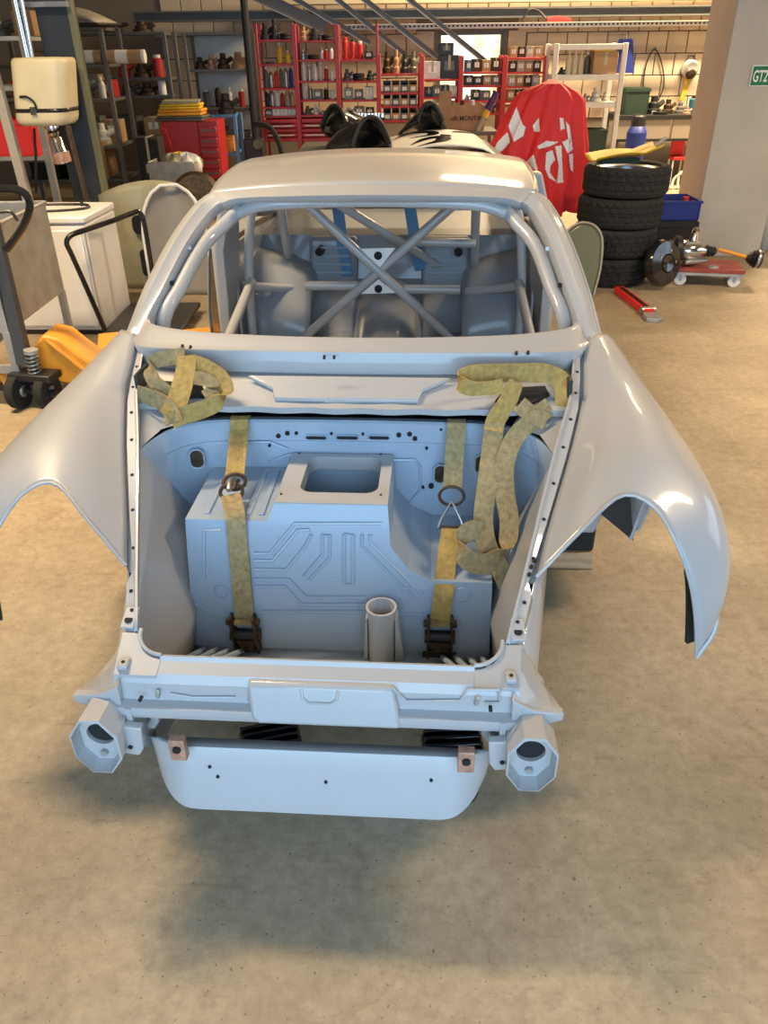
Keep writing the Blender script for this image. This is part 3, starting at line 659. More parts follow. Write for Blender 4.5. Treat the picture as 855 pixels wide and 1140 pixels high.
# roof
ys = [0, .12, .3, .55, .8, 1.0]
rg = []
def roofz(y): return interp([(1.688, 1.204), (1.78, 1.219), (1.95, 1.236), (2.2, 1.246), (2.45, 1.240), (2.7, 1.215), (2.85, 1.19)], y)
for t in [k/22 for k in range(23)]:
    row = []
    for p in rol:
        a = abs(p.x)/.575
        y = lerp(p.y, 2.85, t); hw = .575+.012*math.sin(t*math.pi)-.04*t*t
        x = p.x/.575*hw
        dz = .040*a**2.2+.0*a**8
        row.append(V(x, y, roofz(y+(1.688-p.y)*(1-t))-dz if t > 0 else p.z))
    rg.append(row)
rf = MB().grid(rg).build('roof', PT, car, ang=70, solid=.003)
for s in (-1, 1):
    MB().tube([mir(p, s) for p in catmull([V(.568, 1.75, 1.150), V(.578, 1.95, 1.178), V(.582, 2.3, 1.186), V(.555, 2.7, 1.155), V(.53, 2.85, 1.13)], 24)], .012, 10).build('cant_rail', PT, car)
    # B pillar, sill, rear quarter
    MB().prism([(2.28, .20), (2.42, .20), (2.40, .85), (2.33, 1.165), (2.27, 1.165), (2.30, .85)], 0, .05, lambda u, v, w: mir(V(.70+w-.0*u-(max(0, v-.8)*.28), u, v), s)).build('door_pillar', PT, car, bevel=.01)
    MB().prism([(.60, .20), (.78, .20), (.80, .28), (.76, .34), (.62, .34)], 1.1, 2.35, lambda u, v, w: mir(V(u, w, v), s)).build('sill', PT, car, bevel=.012)
    qg = []
    for y in [2.32+k*.09 for k in range(21)]:
        hw = interp([(2.3, .80), (2.7, .86), (3.1, .90), (3.6, .87), (4.1, .74)], y)
        zr = interp([(2.3, .86), (2.8, .87), (3.2, .85), (3.6, .80), (4.12, .70)], y)
        d = y-3.05; za = .27+math.sqrt(max(0, .37**2-d*d)) if abs(d) < .35 else (.22 if d < 0 else .30)
        za = min(za, zr-.1)
        xi = interp([(2.3, .70), (2.9, .66), (3.4, .60), (4.1, .52)], y)
        qg.append([mir(V(xi, y, zr+.008), s), mir(V(lerp(xi, hw, .6), y, zr-.004), s), mir(V(hw-.03, y, zr-.05), s), mir(V(hw, y, lerp(zr, za, .45)), s), mir(V(hw, y, lerp(zr, za, .8)), s), mir(V(hw-.005, y, za), s)])
    MB().grid(qg).build('rear_quarter', PT, car, ang=60, solid=.004)
    MB().grid([[mir(p, s) for p in (V(.56, 2.62, 1.155), V(.545, 2.85, 1.12), V(.53, 3.1, 1.03), V(.52, 3.4, .90))], [mir(p, s) for p in (V(.60, 2.58, 1.10), V(.62, 2.8, 1.03), V(.62, 3.05, .95), V(.60, 3.38, .86))], [mir(p, s) for p in (V(.66, 2.62, .97), V(.68, 2.75, .92), V(.66, 3.0, .88), V(.61, 3.38, .85))]]).build('rear_pillar', PT, car, ang=60, solid=.02)
    # door opening lower inside and rear side panel
    MB().prism([(2.36, .35), (3.3, .40), (3.3, .82), (2.75, .86), (2.36, .86)], 0, .01, lambda u, v, w: mir(V(.66+w-.03*(u-2.36), u, v), s)).build('side_panel', 'paint_shaded', car)
    MB().prism([(1.10, .33), (1.32, .33), (1.42, .55), (1.30, .86), (1.12, .86)], 0, .02, lambda u, v, w: mir(V(.66+w, u, v), s)).build('kick_panel', 'paint_shaded', car)
    h = MB().cyl(mir(V(.652, 1.27, .62), s), mir(V(.659, 1.27, .62), s), .07, n=24).build('speaker_hole', 'dark', car)
    # wheel house
    wh = []
    for i in range(13):
        a = R(i*15); wh.append([mir(V(.66-.30*max(0, math.sin(b_)), 2.80+.36*math.cos(a)*1.0, .36+.40*math.sin(a)*(1-.10*k)), s) for k, b_ in enumerate([0, R(35), R(60), R(80), R(90)])])
    MB().grid(wh).build('wheel_house', 'paint_shaded', car, ang=60)
    for x0_, x1_ in ((.16, .40),):
        MB().prism([(2.45, .36), (2.62, .34), (2.86, .60), (2.90, .80), (2.84, .80), (2.80, .62), (2.60, .385), (2.45, .40)], x0_, x1_, lambda u, v, w: mir(V(w, u, v), s)).build('seat_well', 'paint_shaded', car, bevel=.02)
        for k in range(4): MB().tube([mir(V(x0_+.03, 2.79-.0*k, .64+.04*k), s), mir(V(x1_-.03, 2.79, .64+.04*k), s)], .006, 6).build('pressed_bead', PI_, car)
    MB().cyl(mir(V(.34, 2.76, .745), s), mir(V(.34, 2.90, .745), s), .02, n=16).build('well_hole', 'dark', car)
# interior floor, tunnel, rear shelf, rear deck
MB().grid([[V(x, 1.10, .62), V(x, 1.20, .28), V(x, 2.40, .26), V(x, 2.60, .38), V(x, 2.84, .60), V(x, 2.9, .80), V(x, 3.40, .84)] for x in (-.66, 0, .66)]).build('cabin_floor', 'paint_shaded', car, ang=30)
MB().grid([[V(x, .90, .55), V(x, 1.10, .62)] for x in (-.66, .66)]).build('scuttle_panel', 'paint_shaded', car)
tn = [[V(.15*math.cos(R(a)), y, zb_+.16*max(0, math.sin(R(a)))) for a in range(180, -1, -15)] for y, zb_ in ((1.15, .27), (2.3, .28), (2.55, .36), (2.75, .47))]
MB().grid(tn).build('tunnel', 'paint_shaded', car, ang=60)
rdk = []
for y, z, hw in ((3.38, .87, .60), (3.6, .83, .58), (3.9, .74, .53), (4.12, .62, .50), (4.18, .45, .48)): rdk.append([V(x*hw, y, z-.05*x*x) for x in [-1+.2*k for k in range(11)]])
MB().grid(rdk).build('rear_deck', PT, car, ang=60, solid=.004)
MB().bb(-.55, .55, 2.80, 2.90, 1.13, 1.155).build('rear_window_header', PT, car, bevel=.01)
# blue harness belts
for a, b, sx in (((375, 222), (388, 312), 1), ((455, 222), (468, 300), 1)):
    p, q = cy(*a, 2.84), cy(*b, 2.80)
    if p.z > 1.12: p.z = 1.12
    MB().ribbon([p, p.lerp(q, .5)+V(0, -.03, 0), q], (.028, 0, 0), .004).build('harness_belt', 'bluelight', car)
# roll cage
rc = MB().cyl(V(0, 2.405, .70), V(0, 2.405, .72), .021, n=12).build('roll_cage', PI_, car)
CT = 'paint'
def ct(pts, r=.0205, n=30, smooth=True):
    P = catmull([V(*p) for p in pts], n) if smooth and len(pts) > 2 else [V(*p) for p in pts]
    MB().tube(P, r, 14).build('cage_tube', CT, rc)
def ln(a, b, y0, y1, e0=0, e1=0):
    p, q = cy(*a, y0), cy(*b, y1); d = (q-p).normalized(); return [p-d*e0, q+d*e1]
ct(ln((330, 217), (497, 372), 2.40, 2.40, .05, .12)); ct(ln((512, 222), (345, 370), 2.41, 2.41, .06, .12))
ct(ln((368, 222), (527, 320), 2.50, 2.95, .10, .05))
ct(ln((312, 225), (325, 318), 2.46, 2.95, .05, .05)); ct(ln((530, 230), (527, 322), 2.46, 2.95, .05, .05))
ct(ln((340, 318), (400, 318), 2.44, 2.44)); ct(ln((450, 322), (512, 323), 2.44, 2.44)); ct(ln((458, 269), (530, 271), 2.6, 2.6)); ct(ln((268, 318), (330, 322), 2.42, 2.6)); ct(ln((520, 325), (583, 318), 2.6, 2.42))
# main hoop
ct([(-.62, 2.40, .27), (-.62, 2.40, .60), (-.600, 2.40, .86), (-.565, 2.40, 1.02), (-.49, 2.40, 1.115), (-.36, 2.40, 1.165), (0, 2.40, 1.19), (.36, 2.40, 1.165), (.49, 2.40, 1.115), (.565, 2.40, 1.02), (.600, 2.40, .86), (.62, 2.40, .60), (.62, 2.40, .27)], n=60)
for s in (-1, 1):
    ct([mir(V(.628, 1.20, .55), s), mir(V(.632, 1.24, .84), s), mir(V(.595, 1.38, .945), s), mir(V(.555, 1.56, 1.035), s), mir(V(.50, 1.66, 1.085), s), mir(V(.46, 1.75, 1.125), s), mir(V(.48, 2.0, 1.155), s), mir(V(.46, 2.38, 1.15), s)], r=.023, n=44)
    ct([mir(V(.60, 2.38, .70), s), mir(V(.63, 1.9, .55), s), mir(V(.63, 1.3, .36), s)], smooth=False)
    ct([mir(V(.60, 2.38, .42), s), mir(V(.63, 1.3, .62), s)])
ct([(-.47, 1.70, 1.108), (-.35, 1.69, 1.140), (0, 1.685, 1.152), (.35, 1.69, 1.140), (.47, 1.70, 1.108)], r=.02)
# gussets at the X
for pts in ([(402, 277), (440, 276), (421, 300)], [(421, 311), (402, 327), (441, 326)]):
    g_ = [cy(px, py, 2.395) for px, py in pts]; MB().prism([(p.x, p.z) for p in g_], 2.392, 2.400, lambda u, v, w: V(u, w, v)).build('gusset', 'signwhite', rc)
    c = sum(g_, V(0, 0, 0))/3; MB().cyl(V(c.x, 2.388, c.z), V(c.x, 2.392, c.z), .018, n=16).build('gusset_hole', 'dark', rc)
MB().bb(-.06, .02, 2.68, 2.70, 1.06, 1.18).build('red_tag', 'copper', car)

# ============================================================ straps
def strap_thing(name, label, ratch):
    return thing(name, label, 'strap', CO, -PSI, 'ratchet straps in the luggage bay')
def ring(c, ax, r, th, nm, par, sx=1.0, m='rust', tilt=0):
    t = Vector(ax).normalized(); a = V(1, 0, 0); b = t.cross(a).normalized()
    MB().tube([c+a*(r*sx*math.cos(k*math.pi/12))+b*(r*math.sin(k*math.pi/12)) for k in range(24)], th, 8, closed=True).build(nm, m, par)
def ratchet(c, par, dy=(0, .35, -.94)):
    # frame sides, spool, handle, pawl; c is the top centre, runs along d
    d = Vector(dy).normalized(); a = V(1, 0, 0); nn = a.cross(d).normalized()
    if nn.y > 0: nn = -nn
    for s in (-1, 1):
        MB().prism([(-.018, -.012), (.018, -.012), (.022, .05), (.016, .115), (-.016, .115), (-.022, .05)], s*.031-.003, s*.031+.003, lambda u, v, w: c+a*w+d*v+nn*(u+.02)).build('ratchet_side', 'rust', par)
        MB().cyl(c+a*(s*.030)+d*.045+nn*.02, c+a*(s*.040)+d*.045+nn*.02, .018, n=14).build('ratchet_wheel', 'rust', par)
        MB().cyl(c+a*(s*.034)+d*.105+nn*.02, c+a*(s*.045)+d*.105+nn*.02, .010, n=10).build('pin_head', 'rust', par)
        MB().cyl(c+a*(s*.034)+d*.005+nn*.02, c+a*(s*.044)+d*.005+nn*.02, .010, n=10).build('pin_head', 'rust', par)
    MB().cyl(c-a*.03+d*.045+nn*.02, c+a*.03+d*.045+nn*.02, .016, n=14).build('spool', 'black', par)
    MB().cyl(c-a*.034+d*.105+nn*.02, c+a*.034+d*.105+nn*.02, .009, n=10).build('handle_bar', 'rust', par)
    MB().cyl(c-a*.034+d*.085+nn*.03, c+a*.034+d*.085+nn*.03, .006, n=10).build('handle_bar', 'rust', par)
    MB().prism([(-.026, 0), (.026, 0), (.018, .03), (0, .018), (-.018, .03)], .030, .036, lambda u, v, w: c+a*u+d*(v+.055)+nn*w).build('pawl', 'rust', par)
    MB().box(c+d*.01+nn*.012, (.05, .02, .012)).build('webbing_end', 'strap', par)
W = .026
# left strap
S1 = thing('ratchet_strap', 'olive ratchet strap with twisted hooks on the left of the luggage bay', 'strap', CO, -PSI, 'ratchet straps in the luggage bay')
hkL = V(-.300, .672, .592)
MB().ribbon(catmull([V(-.316, .93, .66), V(-.314, .885, .706), V(-.313, .855, .709), V(-.312, .845, .690), V(-.309, .79, .652), V(-.303, .705, .606)], 18), (W, 0, 0), .004).build('webbing', 'strapyellow', S1)
for k in range(5): MB().ribbon([V(-.316+.008*(k-2), .835, .6875), V(-.312+.008*(k-2), .75, .637)], (.0008, 0, 0), .001).build('stitching', 'strap', S1)
ring(hkL+V(0, .016, .008), (0, -.55, .8), .024, .005, 'hook', S1, 1.25); ring(hkL+V(0, -.024, .0), (0, -.6, .8), .024, .005, 'hook', S1, 1.25)
MB().tube([hkL+V(-.006, .02, .012), hkL+V(-.008, 0, .018), hkL+V(-.004, -.03, .008)], .008, 10).build('hook_shank', 'steel', S1); MB().tube([hkL+V(.010, .016, .012), hkL+V(.010, -.004, .016), hkL+V(.006, -.024, .006)], .006, 10).build('hook_shank', 'rust', S1)
pL = [hkL+V(0, -.034, -.004)]+[fp(px, py, .012) for px, py in ((262, 575), (264, 600), (268, 640), (272, 688))]
MB().ribbon(catmull(pL, 16), (W, 0, 0), .004).build('webbing', 'strap', S1)
ratchet(fp(272, 686, .008), S1, (.10, -.10, -.94))
# right strap
S2 = thing('ratchet_strap', 'olive ratchet strap with triangular hook plates beside the filler pipe', 'strap', CO, -PSI, 'ratchet straps in the luggage bay')
MB().ribbon(catmull([V(.297, .93, .66), V(.297, .885, .706), V(.296, .855, .709), V(.296, .846, .69), V(.292, .81, .62), V(.289, .765, .552)], 18), (W, 0, 0), .004).build('webbing', 'strap', S2)
hkR = V(.287, .735, .515)
ring(hkR+V(0, .012, .022), (0, -.6, .5), .026, .0045, 'hook', S2, 1.3); 
MB().tube([hkR+V(-.034, -.045, -.045), hkR+V(-.028, -.036, -.028), hkR+V(0, 0, .012), hkR+V(.028, -.036, -.028), hkR+V(.034, -.045, -.045)], .005, 8).build('hook', 'steel', S2)
MB().tube([hkR+V(-.034, -.045, -.045), hkR+V(.034, -.045, -.045)], .005, 8).build('hook', 'rust', S2)
pR = [hkR+V(0, -.045, -.045), V(.280, .63, .440), V(.272, .56, .405)]+[fp(px, py, .012) for px, py in ((494, 660), (490, 690))]
MB().ribbon(catmull(pR, 16), (W, 0, 0), .004).build('webbing', 'strapyellow', S2)
ratchet(fp(490, 688, .008), S2, (.0, -.10, -.94))
# loose webbing, right corner
LR = thing('loose_webbing', 'loose olive webbing hanging in long loops over the bulkhead corner', 'strap', CO, -PSI, 'loose strap webbing')
def rb(par, pts, wv, n=26, m='strap'):
    P = catmull([cy(*p) for p in pts], n)
    if isinstance(wv, list):
        m_ = len(wv)-1; ws = []
        for i in range(n):
            t = i/(n-1)*m_; k = min(int(t), m_-1); ws.append(V(*wv[k]).lerp(V(*wv[k+1]), t-k))
    else: ws = wv
    MB().ribbon(P, ws, .004).build('webbing', m, par, ang=60)
rb(LR, [(612, 452, .855), (596, 466, .825), (574, 486, .79), (562, 516, .745), (562, 548, .70), (567, 582, .64), (562, 612, .595), (540, 628, .565), (518, 621, .57), (513, 603, .60), (524, 590, .62), (536, 592, .625)],
   [(.018, 0, -.018), (.02, 0, -.015), (.024, 0, -.008), (.026, 0, 0), (.026, 0, 0), (.026, 0, .0), (.022, .0, .014), (.004, .008, .026), (.0, .01, .026), (.0, .01, .024), (.004, .012, .022)], 50)
rb(LR, [(551, 470, .815), (547, 500, .775), (542, 540, .71), (538, 580, .655), (543, 610, .61), (556, 632, .575), (566, 655, .54)], [(.026, 0, 0)]*4+[(.026, 0, .004), (.022, 0, .01)], 34)
rb(LR, [(575, 425, .875), (566, 445, .85), (552, 468, .82), (549, 480, .80)], [(.012, 0, -.02), (.02, 0, -.016), (.026, 0, 0), (.026, 0, 0)], 16, 'strapyellow')
rb(LR, [(628, 468, .85), (628, 448, .875), (626, 427, .91), (612, 416, .925), (585, 415, .915), (548, 415, .905), (522, 417, .885), (511, 424, .865), (522, 432, .845), (545, 432, .85), (560, 430, .86)],
   [(.022, 0, .006), (.024, 0, .004), (.02, .006, .016), (0, .008, .026), (0, .004, .024), (0, .004, .024), (0, .004, .024), (0, .004, .022), (0, .004, .018), (0, .01, .018)], 46, 'strapyellow')
rb(LR, [(608, 470, .82), (590, 460, .83), (578, 450, .84)], [(.0, .012, .02)]*3, 12)
# loose webbing, left corner
LL = thing('loose_webbing', 'crumpled olive webbing bundle lying in the rear left corner of the luggage bay', 'strap', CO, -PSI, 'loose strap webbing')
rb(LL, [(208, 396, .93), (207, 410, .905), (203, 428, .87), (197, 447, .835), (188, 464, .80)], [(.028, 0, .006), (.028, 0, 0), (.03, 0, 0), (.028, 0, -.008), (.02, 0, -.02)], 24, 'strapyellow')
rb(LL, [(206, 396, .935), (190, 398, .935), (172, 402, .92), (166, 411, .90), (172, 425, .875), (184, 436, .86), (190, 441, .855)], [(.01, .01, .02), (.0, .01, .02), (.004, .01, .018), (.012, .006, .016), (.018, 0, .012), (.02, 0, .01)], 34)
rb(LL, [(214, 404, .92), (230, 409, .905), (246, 420, .885), (251, 436, .86), (240, 449, .835), (222, 457, .825), (202, 463, .815), (190, 468, .80)], [(.0, .01, .022), (.004, .008, .02), (.016, .004, .014), (.02, .004, .012), (.006, .006, .022), (.0, .006, .024), (.0, .006, .024), (.004, .006, .024)], 40, 'strapyellow')
rb(LL, [(153, 438, .86), (166, 442, .85), (180, 448, .835), (190, 458, .815), (194, 470, .795)], [(.012, 0, .02), (.01, 0, .022), (.012, 0, .022), (.02, 0, .016), (.026, 0, .006)], 24)
rb(LL, [(216, 420, .885), (232, 424, .875), (238, 434, .86), (228, 442, .85)], [(.0, .01, .016)]*4, 18)

# ============================================================ what carries the car
sb = thing('support_block', 'pale wooden block with black pad under the right side of the car', 'block', gz(622, 633), -PSI)
MB().bb(-.06, .12, 0, .20, 0, .068).build('timber', 'wood', sb, bevel=.004); MB().bb(-.06, .115, .01, .19, .068, .165).build('pad', 'rubber', sb, bevel=.01)
for i, (px, py, lab) in enumerate(((300, 815, 'black ribbed stand under the nose, seen left in the bumper gap'), (505, 822, 'black ribbed stand under the nose, seen right in the bumper gap'))):
    c = gz(px, py, .17); t = thing('axle_stand', lab, 'stand', (c.x, c.y, 0), (.25 if i == 0 else 0.05), 'stands under the nose')
    MB().lathe([(0, 0), (.07, 0), (.07, .012), (.05, .02), (.03, .03), (.03, .12), (0, .12)], 28).build('base', 'black', t)
    MB().bb(-.075, .075, -.045, .045, .12, .15).build('saddle', 'blackgloss', t, bevel=.008)
    for k in range(4): MB().bb(-.07, .07, -.042+k*.024, -.032+k*.024, .15, .166).build('saddle_rib', 'blackgloss', t, bevel=.003)
for i, (x, y, lab) in enumerate(((-.55, 3.4, 'black box stand under the left rear of the car'), (.55, 3.4, 'black box stand under the right rear of the car'), (-.55, 1.6, 'black box stand under the left sill of the car'))):
    p = CO+EX*x+EY*y; t = thing('box_stand', lab, 'stand', p, -PSI, 'stands under the car')
    MB().bb(-.12, .12, -.12, .12, 0, .05).build('foot', 'black', t, bevel=.005); MB().bb(-.07, .07, -.07, .07, .05, .195 if y < 3 else .30).build('column', 'black', t, bevel=.005)
# ============================================================ workshop background
def zat(px, py, Y): return at(px, py, Y).z
def xat(px, py, Y): return at(px, py, Y).x
def rack(name, label, x0, x1, y0, y1, H, zs, m, group=None, pw=.035, sh=.03, brace=False, drawers=None, back=None, lip='same'):
    cxm, cym = (x0+x1)/2, (y0+y1)/2; hw, hd = (x1-x0)/2, (y1-y0)/2
    t = thing(name, label, 'rack', (cxm, cym, 0), 0, group)
    for sx in (-1, 1):
        for sy in (-1, 1): MB().bb(sx*hw-pw/2, sx*hw+pw/2, sy*hd-pw/2, sy*hd+pw/2, 0, H).build('post', m, t, bevel=.003, seg=1)
    for z in zs: MB().bb(-hw+pw/2, hw-pw/2, -hd-pw*.2, hd, z-sh, z).build('shelf', m, t, bevel=.003, seg=1)
    if brace:
        for sx in (-1, 1):
            MB().tube([(sx*hw, -hd, zs[0]), (sx*hw, hd, zs[1])], .008, 6).build('cross_brace', m, t); MB().tube([(sx*hw, hd, zs[0]), (sx*hw, -hd, zs[1])], .008, 6).build('cross_brace', m, t)
    if back: MB().bb(-hw, hw, hd-.01, hd, back[0], back[1]).build('back_panel', back[2], t)
    if drawers:
        a, b, n = drawers
        for k in range(n):
            z0 = a+(b-a)*k/n; d = MB().bb(-hw+.02, hw-.02, -hd-.02, hd-.02, z0+.004, z0+(b-a)/n-.004).build('drawer', m, t, bevel=.004, seg=1)
            MB().bb(-hw*.75, hw*.75, -hd-.035, -hd-.02, z0+(b-a)/n-.03, z0+(b-a)/n-.018).build('handle', 'rackwhite' if k % 2 else m, d)
    return t
PROTO = {}
COLN = {'white': 'white', 'red': 'red', 'redbright': 'bright red', 'black': 'black', 'rackgrey': 'grey', 'steel': 'silver', 'yellow': 'yellow', 'orange': 'orange', 'carton': 'brown', 'cream': 'cream', 'blue': 'blue', 'green': 'dark green', 'rust': 'rusty brown', 'beige': 'beige', 'galv': 'dull metal', 'bluelight': 'light blue', 'teal': 'teal', 'olive': 'olive', 'rubber': 'dark rubber', 'rackwhite': 'off-white', 'copper': 'copper-brown'}
def item(kind, m, loc, w, h, d, label, group, rz=0.0, cap=None):
    """small workshop goods: bottle, can, box, bin, part; origin at the base centre"""
    key = (kind, m, cap)
    names = {'bottle': 'bottle', 'can': 'spray_can', 'box': 'carton_box', 'bin': 'parts_bin', 'part': 'machine_part', 'roll': 'cable_roll', 'crate': 'storage_crate'}
    cats = {'bottle': 'bottle', 'can': 'spray can', 'box': 'box', 'bin': 'parts bin', 'part': 'machine part', 'roll': 'cable roll', 'crate': 'crate'}
    if key not in PROTO:
        t = bpy.data.objects.new(names[kind], None); col.objects.link(t); t.empty_display_size = .05
        if kind == 'bottle':
            MB().lathe([(0, 0), (.46, 0), (.5, .03), (.5, .62), (.40, .74), (.17, .82), (.17, .88)], 14).build('bottle_body', m, t)
            MB().lathe([(.22, .86), (.22, .98), (.16, 1), (0, 1)], 12).build('cap', cap or 'white', t)
        elif kind == 'can':
            MB().lathe([(0, 0), (.48, 0), (.5, .02), (.5, .78), (.36, .86), (.30, .86)], 14).build('can_body', m, t)
            MB().lathe([(.34, .85), (.34, .98), (.28, 1), (0, 1)], 12).build('cap', cap or 'white', t)
        elif kind == 'box':
            MB().bb(-.5, .5, -.5, .5, 0, 1).build('box_body', m, t, bevel=.02, seg=1)
            MB().bb(-.26, .26, -.506, -.5, .35, .75).build('paper_tag', cap or 'white', t)
            MB().bb(-.06, .06, -.51, .51, .4, 1.006).build('tape', 'beige', t)
        elif kind == 'bin':
            b = MB(); b.bb(-.5, .5, -.5, .5, 0, .06); b.bb(-.5, -.44, -.5, .5, .06, .9); b.bb(.44, .5, -.5, .5, .06, .9); b.bb(-.44, .44, .44, .5, .06, .9); b.bb(-.44, .44, -.5, -.44, .06, .6)
            b.build('bin_body', m, t); MB().bb(-.3, .3, -.51, -.5, .15, .45).build('paper_tag', cap or 'white', t)
            MB().lathe([(0, .75), (.25, .72), (.4, .5), (.42, .08)], 7).build('contents', 'rust', t)
        elif kind == 'part':
            MB().lathe([(0, 0), (.5, 0), (.5, .25), (.36, .32), (.36, .6), (.22, .7), (.22, 1), (0, 1)], 14).build('casting', m, t)
            MB().lathe([(.1, 0), (.16, 0), (.16, .5), (0, .5)], 8, (.28, 0, .45), (.7, .5, .4)).build('pipe_stub', cap or m, t)
        elif kind == 'roll':
            MB().tube([(.38*math.cos(a*math.pi/10), .38*math.sin(a*math.pi/10), .12+.0*a) for a in range(20)], .12, 8, closed=True).build('coil', m, t)
            MB().tube([(.38*math.cos(a*math.pi/10), .38*math.sin(a*math.pi/10), .34+.0*a) for a in range(20)], .12, 8, closed=True).build('coil', m, t)
            MB().bb(-.5, -.26, -.06, .06, 0, .48).build('tie', cap or 'white', t)
        elif kind == 'crate':
            b = MB(); b.bb(-.5, .5, -.5, .5, 0, .05); b.bb(-.5, -.46, -.5, .5, .05, 1); b.bb(.46, .5, -.5, .5, .05, 1); b.bb(-.46, .46, .46, .5, .05, 1); b.bb(-.46, .46, -.5, -.46, .05, 1)
            b.build('crate_body', m, t, bevel=.01, seg=1)
            r = MB(); r.bb(-.53, .53, -.53, -.49, .86, .97); r.bb(-.53, .53, .49, .53, .86, .97); r.bb(-.53, -.49, -.49, .49, .86, .97); r.bb(.49, .53, -.49, .49, .86, .97); r.build('rim', cap or m, t)
        PROTO[key] = t; o = t
    else: o = copy_tree(PROTO[key])
    o.location = loc; o.scale = (w, d, h); o.rotation_euler = (0, 0, rz)
    tag(o, label, cats[kind], group); return o
def fill(rname, grp, x0, x1, y, z, specs, shelfname):
    """row of goods along a shelf from left to right: specs of (kind, material, w, h, d, cap)"""
    tot = sum(s[2] for s in specs); gap = (x1-x0-tot)/(len(specs)+1); x = x0+gap
    for i, s in enumerate(specs):
        kind, m, w, h, d = s[:5]; cap = s[5] if len(s) > 5 else None
        nm = {'bottle': 'bottle', 'can': 'spray can', 'box': 'box', 'bin': 'parts bin', 'part': 'machine part', 'roll': 'cable roll', 'crate': 'crate'}[kind]
        place = ', '+ORD[i]+' from left' if len(specs) > 1 else ''
        item(kind, m, (x+w/2, y, z), w, h, d, '%s %s%s on %s of %s' % (COLN.get(m, m), nm, place, shelfname, rname), grp, cap=cap)
        x += w+gap
# ---------------------------------------------------- red racks along the back
RY = 10.3; rr = random.Random(11)
posts = [288, 330, 376.5, 421.5, 469.5, 513, 561.5, 606]
bayn = ['the leftmost red rack', 'the second red rack', 'the third red rack', 'the fourth red rack', 'the fifth red rack', 'the sixth red rack', 'the flag-side red rack']
tops = [26, 27, 27, 60, 62, 62, 62]
shelves = [[44, 71, 98, 119, 129], [45, 66, 90, 111, 128], [66, 90, 111, 128], [82, 103, 118, 134], [88, 108, 124], [80, 95, 112, 126], [64, 80, 96, 112]]
BAY = []
for i in range(7):
    x0, x1 = xat(posts[i], 90, RY)+.012, xat(posts[i+1], 90, RY)-.012
    pm = (posts[i]+posts[i+1])/2
    zs = [zat(pm, py, RY) for py in shelves[i]]; H = zat(pm, tops[i], RY)
    dr = (zat(pm, 158, RY), zs[-1]-.035, 5) if i < 2 else None
    low = [.12, .55] if i >= 2 else [.12]
    rack('red_rack', ['red steel rack with drawers, leftmost of the red racks', 'red steel rack with open drawers, second of the red racks', 'red steel rack with red and white cans, third of the red racks', 'red steel rack of small bins beside the third red rack', 'red steel rack with black cases just left of the window', 'red steel rack of brown boxes in front of the bright window', 'red steel rack of small boxes half hidden by the flag'][i],
         x0, x1, RY, RY+.42, H, low+zs, 'red', 'red racks along the back wall', pw=.03, sh=.022, drawers=dr)
    BAY.append((x0+.03, x1-.03, zs))
G_ = 'goods on the red racks'; Yr = RY+.13
def bay(i, k, specs): fill(bayn[i], G_, BAY[i][0], BAY[i][1], Yr, BAY[i][2][k], specs, 'the %s shelf' % ORD[k])
def bot(m, w=.06, h=.2, cap='white'): return ('bottle', m, w, h, w, cap)
def can(m, w=.06, h=.2, cap='white'): return ('can', m, w, h, w, cap)
def bxx(m, w=.1, h=.12, cap='white'): return ('box', m, w, h, .2, cap)
def bn(m, w=.085, h=.12): return ('bin', m, w, h, .22)
def prt(m, w=.1, h=.12): return ('part', m, w, h, w)
bay(0, 0, [prt('black', .12, .16), prt('black', .1, .2), ('roll', 'black', .14, .14, .14)]); bay(0, 1, [('roll', 'rackgrey', .12, .05, .12), bot('yellow', .07, .21), bot('yellow', .06, .13)])
bay(0, 2, [bot('rackgrey', .055, .22), bot('steel', .055, .2), bot('redbright', .06, .2), bot('rackgrey', .05, .23), bot('steel', .055, .24), bot('blue', .055, .24)])
bay(0, 3, [bot('black', .05, .18), bot('steel', .06, .2), bot('white', .06, .22), bot('red', .055, .17), bot('beige', .055, .19), bot('copper', .06, .18)])
bay(0, 4, [bxx('rackgrey', .1, .06), bxx('white', .1, .075), bxx('white', .1, .075), bxx('rackwhite', .1, .07)])
bay(1, 0, [prt('carton', .1, .14), prt('black', .13, .12), ('roll', 'black', .14, .13, .14)]); bay(1, 1, [prt('steel', .07, .1), ('roll', 'black', .14, .1, .14), bot('rackwhite', .05, .12), bot('redbright', .05, .1), can('white', .05, .11)])
bay(1, 2, [can('white', .05, .2), can('steel', .05, .16), can('white', .06, .17), can('rackwhite', .05, .19), can('red', .05, .14), can('white', .05, .12)])
bay(1, 3, [can('white', .05, .17), can('steel', .05, .13), bxx('rackgrey', .1, .1), can('rust', .06, .12), can('white', .05, .1)]); bay(1, 4, [prt('rackgrey', .09, .09), prt('white', .07, .1), prt('steel', .05, .05), prt('steel', .05, .05), prt('rackwhite', .05, .05)])
bay(2, 0, [can('redbright', .065, .22, 'redbright'), can('redbright', .065, .2, 'green'), can('redbright', .065, .18), bxx('rust', .1, .08)]); bay(2, 1, [prt('rackgrey', .1, .12), ('roll', 'black', .15, .16, .15), prt('green', .1, .1)])
bay(2, 2, [bxx('olive', .1, .12), bxx('rackgrey', .1, .1), bxx('rackwhite', .1, .13)]); bay(2, 3, [prt('white', .1, .07), bxx('rackgrey', .12, .08), bxx('rust', .1, .07)])
bay(3, 0, [prt('rust', .11, .22), prt('carton', .1, .24), prt('black', .1, .2), prt('olive', .1, .22)])
for k in (1, 2, 3): bay(3, k, [bn('rackgrey' if (k+j) % 2 else 'carton', .09, .13) for j in range(4)])
